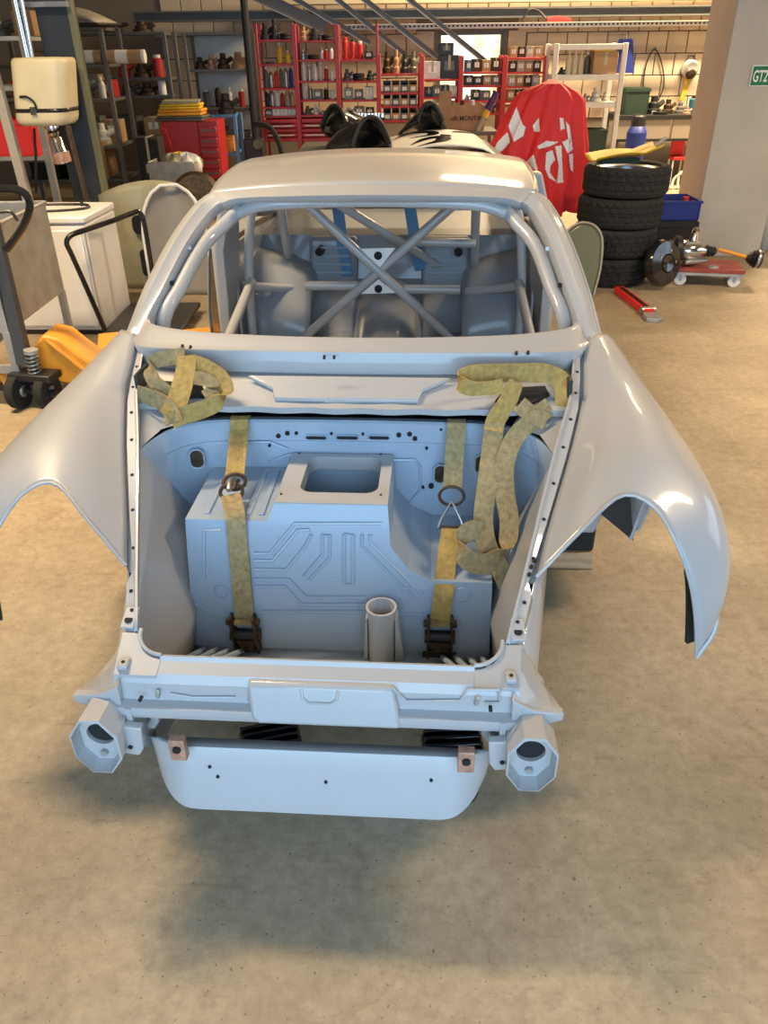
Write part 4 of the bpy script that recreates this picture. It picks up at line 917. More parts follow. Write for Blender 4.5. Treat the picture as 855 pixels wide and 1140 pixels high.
bay(4, 0, [bxx('rackwhite', .2, .18), bxx('black', .22, .24, 'rackgrey')]); bay(4, 1, [bxx('black', .1, .1, 'rackgrey'), bxx('rackgrey', .1, .11), bxx('black', .1, .12, 'rackgrey'), bxx('rackwhite', .09, .11)]); bay(4, 2, [prt('rackwhite', .08, .09), prt('teal', .08, .09), prt('steel', .07, .09)])
item('box', 'black', (BAY[4][1]-.13, Yr, BAY[4][2][0]+.241), .16, .12, .2, 'black case topmost of the dark stack in front of the window', G_, cap='rackgrey')
bay(5, 0, [bxx('teal', .07, .12), bxx('rust', .1, .13), bxx('carton', .1, .12), bxx('rust', .1, .14)]); bay(5, 1, [bxx('green', .1, .1), bxx('black', .1, .09), bxx('carton', .1, .1), bxx('rackgrey', .09, .1)])
bay(5, 2, [prt('white', .06, .06), bxx('black', .1, .11), bxx('rackgrey', .1, .1), prt('blue', .07, .1)]); bay(5, 3, [prt('steel', .09, .09), bxx('carton', .1, .09), prt('rackgrey', .1, .1)])
for k in range(4): bay(6, k, [bxx(('carton', 'rust', 'beige')[(k+j) % 3], .09, .11) for j in range(4)])
# ---------------------------------------------------- white rack on the right and its goods
y0 = 9.9; x0, x1 = xat(618, 70, y0), xat(694, 70, y0)
WS = [zat(656, py, y0) for py in (170, 114, 83)]
rack('white_rack', 'off-white metal rack beside the block wall, above the tyres', x0, x1, y0, y0+.5, zat(656, 48, y0), [.15]+WS+[zat(656, 49, y0)], 'rackwhite', pw=.05, sh=.055)
fill('the white rack', 'goods on the white rack', x0+.08, x1-.05, y0+.2, WS[2], [('part', 'black', .08, .07, .1), ('bottle', 'cream', .07, .24, .07, 'cream'), ('bottle', 'cream', .07, .24, .07, 'cream'), ('bottle', 'cream', .07, .24, .07, 'cream'), ('bottle', 'rackgrey', .07, .22, .07), ('box', 'carton', .27, .22, .3, 'carton')], 'the upper shelf')
fill('the white rack', 'goods on the white rack', x0+.05, x1-.05, y0+.2, WS[1], [('box', 'rackgrey', .3, .06, .3), ('part', 'steel', .08, .08, .1), ('part', 'rackwhite', .12, .14, .12), ('part', 'beige', .08, .1, .1)], 'the middle shelf')
fill('the white rack', 'goods on the white rack', x0+.05, x1-.05, y0+.2, WS[0], [('part', 'rubber', .3, .3, .3), ('crate', 'green', .3, .24, .3)], 'the lowest visible shelf')
ycl = item('box', 'yellow', (x1-.20, y0+.2, WS[2]+.2205), .25, .045, .28, 'flat yellow packet on the carton in the white rack', 'goods on the white rack', cap='yellow')
# blue cloth hanging behind the rack
p = at(706, 45, 11.2)
bc = thing('blue_jacket', 'blue jacket hanging on the block wall beside the white rack', 'jacket', (p.x, 11.55, p.z-.36))
MB().grid([[V(.14*(.6+.5*t)*math.cos(a)*(1+.12*math.sin(5*a)), .07*math.sin(a), .38*(1-t)) for a in [k*math.pi/9 for k in range(18)]] for t in [j/8 for j in range(9)]], wrap=True).build('jacket_cloth', 'blue', bc, ang=80); MB().tube([(0, 0, .38), (0, 0, .42), (0, .23, .43)], .008, 6).build('hook', 'steel', bc)
# ---------------------------------------------------- workbench on the right
by0, by1 = 10.85, 11.6; bx0, bx1 = xat(688, 128, by0), xat(812, 126, by0); bz = zat(750, 128, by0)
wbn = thing('workbench', 'long dark workbench against the pale block wall', 'workbench', ((bx0+bx1)/2, (by0+by1)/2, 0))
hw, hd = (bx1-bx0)/2, (by1-by0)/2
MB().bb(-hw, hw, -hd, hd, bz-.05, bz).build('bench_top', 'rubber', wbn, bevel=.004)
for k in range(4): MB().bb(-hw+.02+k*hw/2, -hw+(k+1)*hw/2-.01, -hd+.02, -hd+.05, bz-.27, bz-.05).build('apron_panel', 'plaster', wbn)
MB().bb(-hw, hw, -hd+.01, -hd+.05, bz-.30, bz-.27).build('rail', 'black', wbn)
for sx in (-1, 1):
    for sy in (-1, 1): MB().bb(sx*(hw-.04)-.03, sx*(hw-.04)+.03, sy*(hd-.08)-.03, sy*(hd-.08)+.03, 0, bz-.05).build('leg', 'rackgrey', wbn)
bl = 'clutter on the workbench'
def onb(px, kind, m, w, h, d, lab, cap=None, dy=.25): item(kind, m, (xat(px, 122, by0+dy), by0+dy, bz), w, h, d, lab, bl, cap=cap)
onb(704, 'crate', 'green', .30, .30, .3, 'dark green crate at the left end of the workbench')
onb(727, 'part', 'black', .2, .2, .2, 'black motor standing beside the green crate on the workbench'); onb(743, 'part', 'rust', .15, .16, .15, 'rusty casting in the middle of the workbench')
onb(757, 'part', 'rackgrey', .13, .12, .13, 'grey fitting right of the rusty casting on the workbench'); onb(772, 'can', 'teal', .14, .2, .14, 'teal tin on the right half of the workbench', 'black')
onb(783, 'bottle', 'white', .1, .24, .1, 'white bottle beside the teal tin on the workbench'); onb(795, 'part', 'rackwhite', .2, .2, .2, 'off-white machine head at the right end of the workbench')
onb(735, 'roll', 'black', .2, .08, .2, 'black cable roll lying at the front of the workbench', dy=.12); onb(765, 'part', 'copper', .1, .08, .1, 'copper-brown fitting at the front of the workbench', dy=.1)
p = at(708, 155, 10.5); item('can', 'blue', (p.x, 10.5, 0), .24, zat(700, 128, 10.5), .24, 'tall dark blue drum under the left end of the workbench', 'things around the workbench', cap='black')
# red chair-like box and white hoses under the bench
p = at(752, 190, 11.0); ch = thing('red_chair', 'small red chair standing under the workbench', 'chair', (p.x, 11.0, 0))
MB().bb(-.09, .09, .05, .09, .35, .62).build('backrest', 'redbright', ch, bevel=.02); MB().bb(-.09, .09, -.10, .09, .31, .35).build('seat', 'redbright', ch, bevel=.01)
for sx in (-1, 1):
    for sy in (-1, 1): MB().cyl((sx*.08, sy*.08, 0), (sx*.08, sy*.08, .31), .012, n=8).build('leg', 'rackwhite', ch)
p = at(757, 200, 10.75); hs = thing('hose_bundle', 'tangle of white hoses on the floor in front of the red chair', 'hose', (p.x, 10.6, 0))
for k in range(4): MB().tube(catmull([(-.15+.08*k, 0, .016), (-.1+.05*k, .05, .14+.05*k), (.05, .02*k, .22-.03*k), (.16-.03*k, .04, .10), (.12, -.05*k, .016)], 20), .016, 8).build('hose', 'rackwhite', hs)
# red hose reel / mask on the wall, hanging cable
p = at(769, 77, WY-.12); ms = thing('hanging_mask', 'dark red and white face mask hanging on the block wall', 'mask', (p.x, WY-.10, p.z-.12))
MB().lathe([(0, .16), (.06, .15), (.10, .10), (.11, .02), (.10, 0)], 20, (0, .06, .12), (0, -1, .1)).build('mask_shell', 'rackwhite', ms); MB().lathe([(0, .05), (.05, .04), (.07, 0)], 16, (0, -.06, .07), (0, -1, -.2)).build('visor', 'rust', ms)
MB().tube([(-.07, .04, .2), (-.03, .05, .27), (.03, .05, .27), (.07, .04, .2)], .008, 6).build('strap', 'black', ms); MB().tube([(0, .08, .26), (0, .12, .27)], .01, 6).build('nail', 'steel', ms)
MB().ribbon([(-.03, -.02, .02), (-.02, -.01, -.12), (-.05, 0, -.24)], (.03, 0, 0), .006).build('yellow_cloth', 'yellow', ms)
p = at(727, 75, WY-.1); cb = thing('wall_cable', 'thin dark cable hanging in a loop on the block wall above the workbench', 'cable', (p.x, WY-.05, p.z))
MB().tube(catmull([at(px, py, WY-.05)-Vector((p.x, WY-.05, p.z)) for px, py in ((717, 118), (716, 95), (720, 70), (729, 55), (737, 72), (739, 95), (733, 112))], 40), .008, 6).build('cable', 'black', cb); MB().cyl(at(729, 55, WY-.05)-Vector((p.x, WY-.05, p.z)), at(729, 55, WY)-Vector((p.x, WY-.05, p.z))+V(0, -.02, .02), .012, n=8).build('nail', 'steel', cb)
p = at(605, 22, WY-.2); rt_ = thing('red_air_tool', 'red air tool with black hose resting on the slotted rail', 'air tool', (p.x, 11.37, zat(605, 25.5, 11.35)))
MB().tube([(.0, 0, .03), (.14, 0, .035), (.3, 0, .03)], [.03, .04, .02], 10).build('tool_body', 'red', rt_); MB().tube(catmull([(0, 0, .03), (-.1, 0, .12), (-.22, 0, .14), (-.32, 0, .02)], 16), .012, 6).build('hose', 'black', rt_)
# ---------------------------------------------------- tyres
TR, TW = .315, .212
tb_ = gz(684, 322); TX, TYc = tb_.x, tb_.y+TR
def tyre(i, dx, dy, lab):
    prof = []
    n = 150
    P = [(.235, .03), (.245, .012), (.285, .004), (.300, .012), (TR-.008, .026), (TR, .036), (TR, .052), (TR-.009, .054), (TR-.009, .060), (TR, .062), (TR, .092), (TR-.009, .094), (TR-.009, .101), (TR, .103), (TR, .112), (TR-.009, .114), (TR-.009, .121), (TR, .123), (TR, .152), (TR-.009, .154), (TR-.009, .160), (TR, .162), (TR, .178), (TR-.008, .188), (.300, .200), (.285, .208), (.245, .200), (.235, .182)]
    def fn(ii, k, r):
        z = P[ii][1]
        if r > TR-.002:
            ph = (k+ (abs(z-.107)*60)) % 5
            return r-.009 if ph < 1.7 else r
        return r
    t = thing('tyre', lab, 'tyre', (TX+dx, TYc+dy, i*TW), rr.random()*3, 'stacked tyres')
    MB().lathe(P, n, fn=fn).build('carcass', 'rubber', t, ang=25)
    MB().lathe([(.235, .182), (.225, .178), (.222, .10), (.225, .034), (.235, .03)], 48).build('bead_liner', 'black', t)
    return t
for i, (dx, dy, lab) in enumerate(((0, 0, 'bottom tyre of the stack of four black tyres'), (.035, .0, 'second tyre from the bottom of the black stack'), (.045, -.01, 'third tyre from the bottom of the black stack'), (.065, 0, 'top tyre of the stack, with a yellow tray on it'))): tyre(i, dx, dy, lab)
rimz = 4*TW
t = thing('wheel_rim', 'silver wheel rim inside the top tyre of the stack', 'wheel rim', (TX+.065, TYc, rimz-.14))
MB().lathe([(.219, .02), (.219, .10), (.205, .11), (.19, .10), (.18, .05), (.18, .02), (.219, .02)], 40).build('rim_ring', 'steel', t); MB().lathe([(0, .07), (.05, .075), (.06, .05), (0, .04)], 20).build('hub', 'steel', t)
for k in range(5): MB().box((.115*math.cos(k*1.2566), .115*math.sin(k*1.2566), .06), (.16, .045, .03), rot=k*1.2566).build('spoke', 'steel', t, bevel=.006)
t = thing('yellow_tray', 'dented yellow metal tray lying on top of the tyre stack', 'tray', (TX+.03, TYc-.02, rimz+.004), .12)
tg = [[V(-.26+.5*i/14, (-.14+.28*j/6)*(1-.25*(i/14)), .02+.035*abs(j/3-1)**2+.03*math.sin(i/14*3)+(.07*max(0, i-10)/4)) for j in range(7)] for i in range(15)]
MB().grid(tg).build('tray_sheet', 'yellow', t, ang=60, solid=.006); MB().tube([V(.22, 0, .11), V(.26, 0, .14), V(.30, .01, .16)], .012, 8).build('tray_spout', 'beige', t)
MB().bb(-.2, .1, -.04, .04, 0, .035).build('tray_foot', 'green', t)
# olive seat back, black disc, crates
p = gz(642, 322); t = thing('olive_chair', 'glossy olive chair back leaning beside the tyre stack', 'chair', (p.x-.03, p.y-.12, 0), R(-20))
sp = [(-.15, 0), (-.17, .25), (-.13, .42), (-.04, .49), (.06, .48), (.13, .40), (.15, .2), (.13, 0)]
MB().prism(sp, 0, .05, lambda u, v, w: V(u, w+v*.18, v)).build('shell', 'olive', t, bevel=.02, seg=3); MB().tube([V(u, -.004+v*.18, v) for u, v in catmull([V(a, b, 0) for a, b in sp], 30) and [(q.x, q.y) for q in catmull([V(a, b, 0) for a, b in sp], 30)]], .008, 8).build('piping', 'beige', t)
p = gz(741, 324); t = thing('brake_drum', 'black steel drum leaning against the tyre stack', 'drum', (p.x-.02, p.y+.03, 0), R(0))
MB().lathe([(0, .07), (.06, .08), (.07, .05), (.13, .045), (.15, .0), (.17, 0), (.172, .03), (.155, .06), (.07, .075)], 36, (-.03, .05, .185), (.52, -.85, .22)).build('drum_dish', 'blackgloss', t, ang=50)
for k in range(5): MB().cyl(V(-.03, .05, .185)+V(.52, -.85, .22)*.05+V(.85, .52, 0)*.09*math.cos(k*1.2566)+V(0, .2, 1)*.09*math.sin(k*1.2566), V(-.03, .05, .185)+V(.52, -.85, .22)*.07+V(.85, .52, 0)*.09*math.cos(k*1.2566)+V(0, .2, 1)*.09*math.sin(k*1.2566), .012, n=8).build('bolt', 'steel', t)
p = gz(748, 296); item('crate', 'black', (p.x-.02, p.y+.2, 0), .34, .36, .4, 'black crate standing between the tyres and the pillar', 'crates beside the pillar')
item('crate', 'blue', (p.x+.0, p.y+.2, .361), .32, .15, .36, 'bright blue crate on top of the black crate by the pillar', 'crates beside the pillar')
item('part', 'redbright', (p.x+.06, p.y+.12, .376), .12, .15, .12, 'red part lying in the blue crate', 'crates beside the pillar')
# ---------------------------------------------------- red dolly with axle parts
dl = gz(757, 318); dr = gz(826, 321); dc = (dl+dr)/2; dw = (dr-dl).length
t = thing('red_dolly', 'flat red dolly on white castors in front of the pillar', 'dolly', (dc.x, dc.y+.16, 0), math.atan2(dr.y-dl.y, dr.x-dl.x))
DZ = .135
MB().bb(-dw/2-.03, dw/2+.03, -.17, .17, DZ-.03, DZ).build('deck', 'redwood', t, bevel=.004); MB().bb(-dw/2-.03, dw/2+.03, -.172, -.15, DZ-.05, DZ-.03).build('rail', 'galv', t); MB().bb(-dw/2-.03, dw/2+.03, .15, .172, DZ-.05, DZ-.03).build('rail', 'galv', t)
for sx in (-1, 1):
    for sy in (-1, 1):
        c = V(sx*(dw/2-.03), sy*.13, .045); w_ = MB().lathe([(0, -.016), (.045, -.016), (.045, .016), (0, .016)], 20, c, (0, 1, 0)).build('castor', 'white', t, bevel=.004)
        MB().cyl(c+V(0, -.018, 0), c+V(0, .018, 0), .012, n=10).build('hub', 'steel', w_); MB().bb(c.x-.012, c.x+.012, c.y-.024, c.y+.024, .055, DZ-.05 if False else DZ-.03).build('fork', 'steel', t)
dm = V(dc.x, dc.y+.16, DZ)
t = thing('gearbox', 'shiny metal differential with black drum resting on the red dolly', 'differential', dm+V(-.15, 0, 0))
MB().lathe([(0, -.09), (.05, -.09), (.075, -.05), (.08, .0), (.07, .05), (.045, .085), (.03, .12), (0, .12)], 20, (0, 0, .10), (1, -.1, 0)).build('casing', 'chrome', t)
for k in range(6): MB().box(V(0, 0, .10)+V(.0, .075*math.cos(k*1.047), .075*math.sin(k*1.047)), (.12, .02, .02), rot=Matrix.Rotation(k*1.047, 3, 'X')).build('casing_rib', 'steel', t, bevel=.004)
MB().lathe([(0, -.04), (.10, -.04), (.105, -.02), (.105, .0), (.06, .02), (.05, .06), (0, .06)], 24, (-.12, 0, .11), (-1, .1, 0)).build('flange', 'black', t)
for k in range(5): MB().cyl(V(-.15, .06*math.cos(k*1.2566), .11+.06*math.sin(k*1.2566)), V(-.19, .06*math.cos(k*1.2566), .11+.06*math.sin(k*1.2566)), .012, n=8).build('bolt', 'chrome', t)
MB().lathe([(0, 0), (.035, 0), (.04, .03), (.028, .06), (.035, .09), (.02, .11), (0, .11)], 16, (.01, 0, .16), (.15, 0, 1)).build('knuckle', 'chrome', t); MB().box((.03, -.06, .035), (.20, .05, .03), rot=.3).build('lower_arm', 'steel', t, bevel=.008)
MB().lathe([(.035, 0), (.05, .02), (.036, .035), (.046, .05), (.032, .065), (.04, .08), (.022, .1)], 16, (.10, 0, .105), (1, 0, -.12)).build('boot', 'black', t)
t = thing('drive_shaft', 'orange-brown drive shaft with black boot lying across the red dolly', 'shaft', dm+V(.1, -.0, 0))
a_, b_ = V(-.045, -.03, .115), V(.17, -.07, .065); MB().cyl(a_, b_, .014, n=12).build('shaft_rod', 'orange', t)
MB().lathe([(.018, 0), (.03, .015), (.045, .03), (.04, .04), (.058, .05), (.05, .06), (.066, .07), (.066, .11), (0, .112)], 20, b_-V(.01, 0, 0), (1, -.15, -.15)).build('joint_boot', 'black', t); MB().lathe([(.067, .075), (.069, .08), (.069, .09), (.067, .095)], 20, b_-V(.01, 0, 0), (1, -.15, -.15)).build('clamp', 'steel', t)
t = thing('dolly_lid', 'small pale metal lid lying on the red dolly deck', 'lid', dm+V(.01, -.11, 0)); MB().lathe([(0, .012), (.03, .014), (.04, .008), (.042, 0), (0, 0)], 20).build('lid_disc', 'galv', t); MB().cyl((0, 0, .012), (0, 0, .02), .008, n=8).build('lid_knob', 'steel', t)
# red bar on the floor
a_, b_ = gz(688, 326), gz(722, 352); d = (b_-a_); t = thing('red_jack_arm', 'red steel jack arm lying on the floor in front of the tyres', 'jack', a_.lerp(b_, .5), math.atan2(d.y, d.x))
L2 = d.length/2; MB().bb(-L2, L2, -.035, .035, 0, .05).build('arm', 'redbright', t, bevel=.006); MB().cyl((L2-.03, -.05, .035), (L2-.03, .05, .035), .025, n=14).build('pivot', 'steel', t)
MB().prism([(L2, -.05), (L2+.13, -.07), (L2+.16, 0), (L2+.12, .05), (L2, .04)], .0, .03, lambda u, v, w: V(u, v, w)).build('head', 'galv', t, bevel=.006); MB().bb(-L2+.04, L2-.06, -.012, .012, .05, .056).build('groove', 'rust', t)
# grey corrugated sheet right of the pillar
p = gz(846, 288); t = thing('corrugated_sheet', 'pale grey corrugated sheet standing right of the pillar', 'sheet', (p.x+.05, p.y+.35, 0), R(-8))
MB().grid([[V(x/40*1.2, .02*math.sin(x*1.2), z) for z in (0, .8)] for x in range(41)]).build('sheet', 'rackwhite', t, ang=80, solid=.004); MB().bb(0, 1.2, .05, .09, 0, .8).build('frame', 'galv', t)
# ---------------------------------------------------- flag on its stand
fb = at(603, 200, 7.1); FX, FY_ = fb.x, 7.1
ft = thing('flag', 'red flag with white lettering gathered on a white pole stand', 'flag', (FX, FY_, 0))
zt_, zb_ = zat(600, 93, 7.1), zat(600, 232, 7.1)
xl = [(0, -.07, .10), (.06, -.22, .22), (.12, -.27, .28), (.3, -.34, .30), (.55, -.43, .33), (.7, -.33, .34), (1.0, -.22, .30)]
def fs(th, t):
    a = 0
    for (p0, l0, r0_), (p1, l1, r1_) in zip(xl, xl[1:]):
        if t <= p1 or p1 == 1.0:
            k = (t-p0)/(p1-p0); l = lerp(l0, l1, k); r_ = lerp(r0_, r1_, k); break
    cxx = (l+r_)/2; hx = (r_-l)/2; hy = .10+.12*min(1, t*2)
    pl_ = 1+(.07+.13*t)*math.sin(11*th+3*t)+.06*t*math.sin(19*th+1+5*t)
    zz = lerp(zt_, zb_, t)+.035*t*math.sin(7*th)
    return V(cxx+hx*math.cos(th)*pl_, hy*math.sin(th)*pl_, zz)
mat('flagred', (.72, .02, .022), .6, vary=.08, scale=5)
MB().grid([[fs(2*math.pi*k/90, j/30) for k in range(90)] for j in range(31)], wrap=True).build('cloth', 'flagred', ft, ang=80)
MB().grid([[fs(2*math.pi*k/90, 0)*1 if q else fs(2*math.pi*k/90, 0)*.02+fs(0, 0).lerp(fs(math.pi, 0), .5)*.98+V(0, 0, .03) for k in range(90)] for q in (0, 1)], wrap=True).build('cloth_top', 'flagred', ft, ang=80)
FK, FJ = 420, 130
FGRID = [[fs(math.pi+math.pi*k/FK, j/FJ)+V(0, -.006, .002) for k in range(FK+1)] for j in range(FJ+1)]
FCELL = []
for j in range(FJ):
    for k in range(FK):
        d_ = (FGRID[j][k]+FGRID[j+1][k+1])*.5+V(FX, FY_, 0)-CAM; zc_ = d_.dot(fw); FCELL.append((k, j, 427.5+F*d_.dot(rt)/zc_, 570-F*d_.dot(up)/zc_))
def fpatch(poly, nm='white_print'):
    # poly in (px,py) -> mapped to surface by angle and height on the camera side
    out = []
    (x0_, y0_), (x1_, y1_) = (min(p[0] for p in poly), min(p[1] for p in poly)), (max(p[0] for p in poly), max(p[1] for p in poly))
    N_ = 10
    def inside(x, y):
        c = False; j = len(poly)-1
        for i in range(len(poly)):
            xi, yi = poly[i]; xj, yj = poly[j]
            if (yi > y) != (yj > y) and x < (xj-xi)*(y-yi)/(yj-yi)+xi: c = not c
            j = i
        return c
    m_ = MB()
    for (k, j, sx, sy) in FCELL:
        if x0_ <= sx <= x1_ and y0_ <= sy <= y1_ and inside(sx, sy):
            m_.add([FGRID[j][k], FGRID[j][k+1], FGRID[j+1][k+1], FGRID[j+1][k]], [(0, 1, 2, 3)])
    if m_.v: m_.build(nm, 'signwhite', ft, ang=80)
for poly in ([(566, 140), (575, 119), (582, 139), (585, 141), (583, 151), (572, 158)], [(546, 172), (554, 158), (565, 147), (568, 158), (561, 166), (552, 173)], [(593, 140), (600, 131), (601, 146), (595, 147)], [(623, 131), (627, 131), (629, 143), (624, 145)],
             [(598, 163), (608, 157), (622, 158), (612, 163), (600, 166)], [(586, 180), (594, 172), (600, 194), (592, 186)], [(590, 196), (600, 201), (603, 211), (592, 212)], [(608, 170), (615, 167), (618, 178), (613, 184), (612, 192), (620, 203), (611, 198), (607, 188)], [(618, 163), (625, 162), (627, 203), (620, 204), (622, 185)], [(626, 158), (635, 154), (638, 166), (632, 171)], [(633, 172), (638, 171), (638, 192), (635, 188)], [(630, 135), (634, 140), (637, 160), (633, 158)]):
    fpatch(poly)
MB().cyl((-.05, 0, .02), (-.05, 0, zb_+.3), .016, n=12).build('pole', 'signwhite', ft); MB().cyl((.05, -.02, .02), (.05, -.02, zb_+.3), .02, n=12).build('pole', 'signwhite', ft); MB().cyl((.11, 0, .02), (.11, 0, zb_+.3), .016, n=12).build('pole', 'signwhite', ft)
MB().lathe([(0, 0), (.22, 0), (.22, .02), (.05, .04), (0, .04)], 24).build('base', 'rackgrey', ft)
# ---------------------------------------------------- things behind the roof
zb2 = .97; c0 = gz(450, 168, zb2); c1 = gz(545, 163, zb2); 
bt_ = thing('trestle', 'low grey trestle table behind the car roof', 'trestle', (at(450, 160, 6.5).x, 6.75, 0))
MB().bb(-.85, .75, -.45, .85, .86, .89).build('table_top', 'rackgrey', bt_)
for sx in (-.7, .6):
    for sy in (-.38, .78): MB().bb(sx-.025, sx+.025, sy-.025, sy+.025, 0, .86).build('leg', 'rackgrey', bt_)
bo = thing('car_bonnet', 'white car bonnet with black swirl graphics lying behind the car roof', 'bonnet', (at(500, 160, 6.5).x, 6.7, .895))
def bsurf(u, v): return V(-.47+.85*u+.0*v, -.55+1.0*v, .015+.085*math.sin(math.pi*(.08+.84*u))+.02*v-.06*max(0, u-.85)/.15)
MB().grid([[bsurf(i/16, j/12) for j in range(13)] for i in range(17)]).build('panel', 'white', bo, ang=70, solid=.008)
def swirl(pts, w_, nm='graphic'):
    P = catmull([V(a, b, 0) for a, b in pts], 24); rows_ = []
    for i, p_ in enumerate(P):
        d_ = (P[min(i+1, 23)]-P[max(0, i-1)]).normalized(); n_ = V(-d_.y, d_.x, 0)*w_*math.sin(math.pi*(i+.8)/24.6)
        rows_.append([bsurf(p_.x+n_.x*k, p_.y+n_.y*k)+V(0, 0, .002) for k in (-1, 0, 1)])
    MB().grid(rows_).build(nm, 'blackgloss', bo, ang=80)
swirl([(.05, .75), (.2, .9), (.42, .8), (.4, .62), (.2, .6)], .06); swirl([(.2, .2), (.36, .42), (.5, .45), (.46, .22), (.25, .05)], .07); swirl([(.62, .8), (.72, .9), (.85, .95)], .05); swirl([(.5, .62), (.58, .5)], .05)
def bucket(name, lab, loc, rz, tilt, sc=1.0):
    t = thing(name, lab, 'seat', loc, rz, 'black seat shells behind the roof')
    M = Matrix.Rotation(tilt, 3, 'X')
    rows_ = []
    for i in range(15):
        v = i/14; hw_ = (.16+.12*math.sin(math.pi*min(1, v*1.15)))*sc; row = []
        for k in range(13):
            a = -1+k/6
            row.append(M @ V(hw_*a*(1+.08*abs(a)), -.20*sc*abs(a)**2.4-.03, (.02+.62*v-.05*a*a*(v > .9))*sc))
        rows_.append(row)
    zmin = min(p_.z for r_ in rows_ for p_ in r_)
    rows_ = [[p_+V(0, 0, -zmin+.004) for p_ in r_] for r_ in rows_]
    MB().grid(rows_).build('shell', 'blackgloss', t, ang=70, solid=.012)
    edge = [r_[0] for r_ in rows_]+rows_[-1][1:-1]+[r_[-1] for r_ in reversed(rows_)]
    MB().tube(edge, .014, 8).build('rim', 'black', t)
    mid = rows_[6][6]; MB().box(mid+V(0, -.03, 0), (.2*sc, .05, .26*sc), rot=M).build('cushion', 'black', t, bevel=.02)
    return t
bucket('seat_shell', 'large black glossy seat shell, left of the pile behind the roof', (at(378, 160, 6.55).x, 6.5, .895), R(28), R(76), .85)
bucket('seat_shell', 'black seat shell tipped on its side in the middle of the pile', (at(412, 160, 7.35).x, 7.35, .895), R(-35), R(70), .78)
bucket('seat_shell', 'black arched seat shell, rightmost of the pile behind the roof', (at(458, 150, 7.4).x, 7.42, .895), R(20), R(60), .66)
p = at(405, 128, 8.0); t = thing('bolt_tray', 'dark tray with small bright metal bits behind the black seat shells', 'tray', (p.x, 8.0, p.z-.035))
MB().bb(-.2, .2, -.12, .12, 0, .02).build('tray_body', 'green', t, bevel=.005)
for k in range(12): MB().lathe([(0, 0), (.022, 0), (.018, .03), (0, .035)], 7, (-.17+.031*k, -.05+.09*rr.random(), .02)).build('metal_bit', 'chrome', t)
MB().cyl((0, 0, -p.z+.035), (0, 0, 0), .03, n=12).build('stand_pole', 'rackgrey', t); MB().bb(-.2, .2, -.2, .2, -p.z+.035, -p.z+.06).build('stand_foot', 'rackgrey', t)
# print box on a trolley
p0 = at(488, 146, 8.3); p1 = at(540, 121, 8.3); bw_ = p1.x-p0.x
t = thing('printed_carton', 'open brown carton with dark printing behind the white bonnet', 'box', ((p0.x+p1.x)/2, 8.5, p0.z))
b = MB(); b.bb(-bw_/2, bw_/2, -.2, -.19, 0, .22); b.bb(-bw_/2, bw_/2, .19, .2, 0, .22); b.bb(-bw_/2, -bw_/2+.01, -.19, .19, 0, .22); b.bb(bw_/2-.01, bw_/2, -.19, .19, 0, .22); b.bb(-bw_/2, bw_/2, -.19, .19, 0, .01); b.build('box_body', 'carton', t)
MB().bb(-bw_/2, -bw_/2+.12, -.205, -.2, .1, .34).build('flap', 'carton', t)
text('printing', 'AIR MONTAGE', .055, 'rust', t, (-.12, -.203, .09))
for k in range(4): item('part', ('steel', 'rackgrey', 'rust', 'rackwhite')[k], ((p0.x+p1.x)/2-.18+.1*k, 8.5, p0.z+.012), .09, .24, .09, '%s part sticking out of the open printed carton' % ('silver', 'grey', 'rusty', 'off-white')[k], 'parts in the printed carton')
t2 = thing('tool_trolley', 'grey tool trolley carrying the printed carton', 'trolley', ((p0.x+p1.x)/2, 8.5, 0))
MB().bb(-.35, .35, -.25, .25, p0.z-.04, p0.z).build('top_tray', 'rackgrey', t2, bevel=.006); MB().bb(-.35, .35, -.25, .25, .25, .29).build('lower_tray', 'rackgrey', t2, bevel=.006)
for sx in (-1, 1):
    for sy in (-1, 1): MB().bb(sx*.33-.015, sx*.33+.015, sy*.23-.015, sy*.23+.015, .06, p0.z-.04).build('leg', 'rackgrey', t2); MB().lathe([(0, -.012), (.03, -.012), (.03, .012), (0, .012)], 14, (sx*.33, sy*.23, .03), (0, 1, 0)).build('castor', 'rubber', t2)
p = at(540, 118, 8.25); t = thing('purple_brush', 'purple handled brush with yellow collar leaning on the printed carton', 'brush', (p.x-.06, 8.28, p0.z))
MB().cyl((-.0, 0, .0), (.06, 0, .12), .022, n=10).build('bristles', 'beige', t); MB().cyl((.06, 0, .12), (.09, 0, .18), .032, n=12).build('collar', 'yellow', t); MB().cyl((.09, 0, .18), (.17, 0, .33), .036, .028, n=12).build('handle', MATS.get('purple') or mat('purple', (.07, .015, .13), .4), t)
# ---------------------------------------------------- left racks
def zl(py, px, Y): return zat(px, py, Y)
LG = 'grey steel racks on the left'
XA = -2.98
za = [zat(105, py, 8.3) for py in (176, 108, 39)]
rack('steel_rack', 'grey steel rack with crossed braces behind the lift post', -4.6, XA, 8.3, 8.85, za[2]+.0, [.1]+za, 'rackgrey', LG, pw=.045, brace=False)
for (a, b) in (((88, 108), (118, 172)), ((106, 108), (92, 172)), ((118, 108), (130, 168))):
    pass
tA = MB()
xb0, xb1 = -4.6, -3.0
zb_ = [zat(150, py, 8.98) for py in (199, 162, 110, 71, 29)]
rack('steel_rack', 'grey steel rack holding the carton box and a long tube', -3.9, -2.74, 9.0, 9.6, zb_[4], [max(.06, zb_[0])]+zb_[1:], 'rackgrey', LG, pw=.045)
zc_l = [zat(196, py, 10.0) for py in (150, 106, 86, 35)]
rack('steel_rack', 'grey steel rack in the dark corner behind the red tool cabinet', -3.5, -2.36, 10.0, 10.5, zc_l[3], [.1]+zc_l, 'rackgrey', LG, pw=.045)
x0, x1 = xat(207, 60, 11.0), xat(277, 60, 11.0); zd = [zat(240, py, 11.0) for py in (120, 77, 36)]
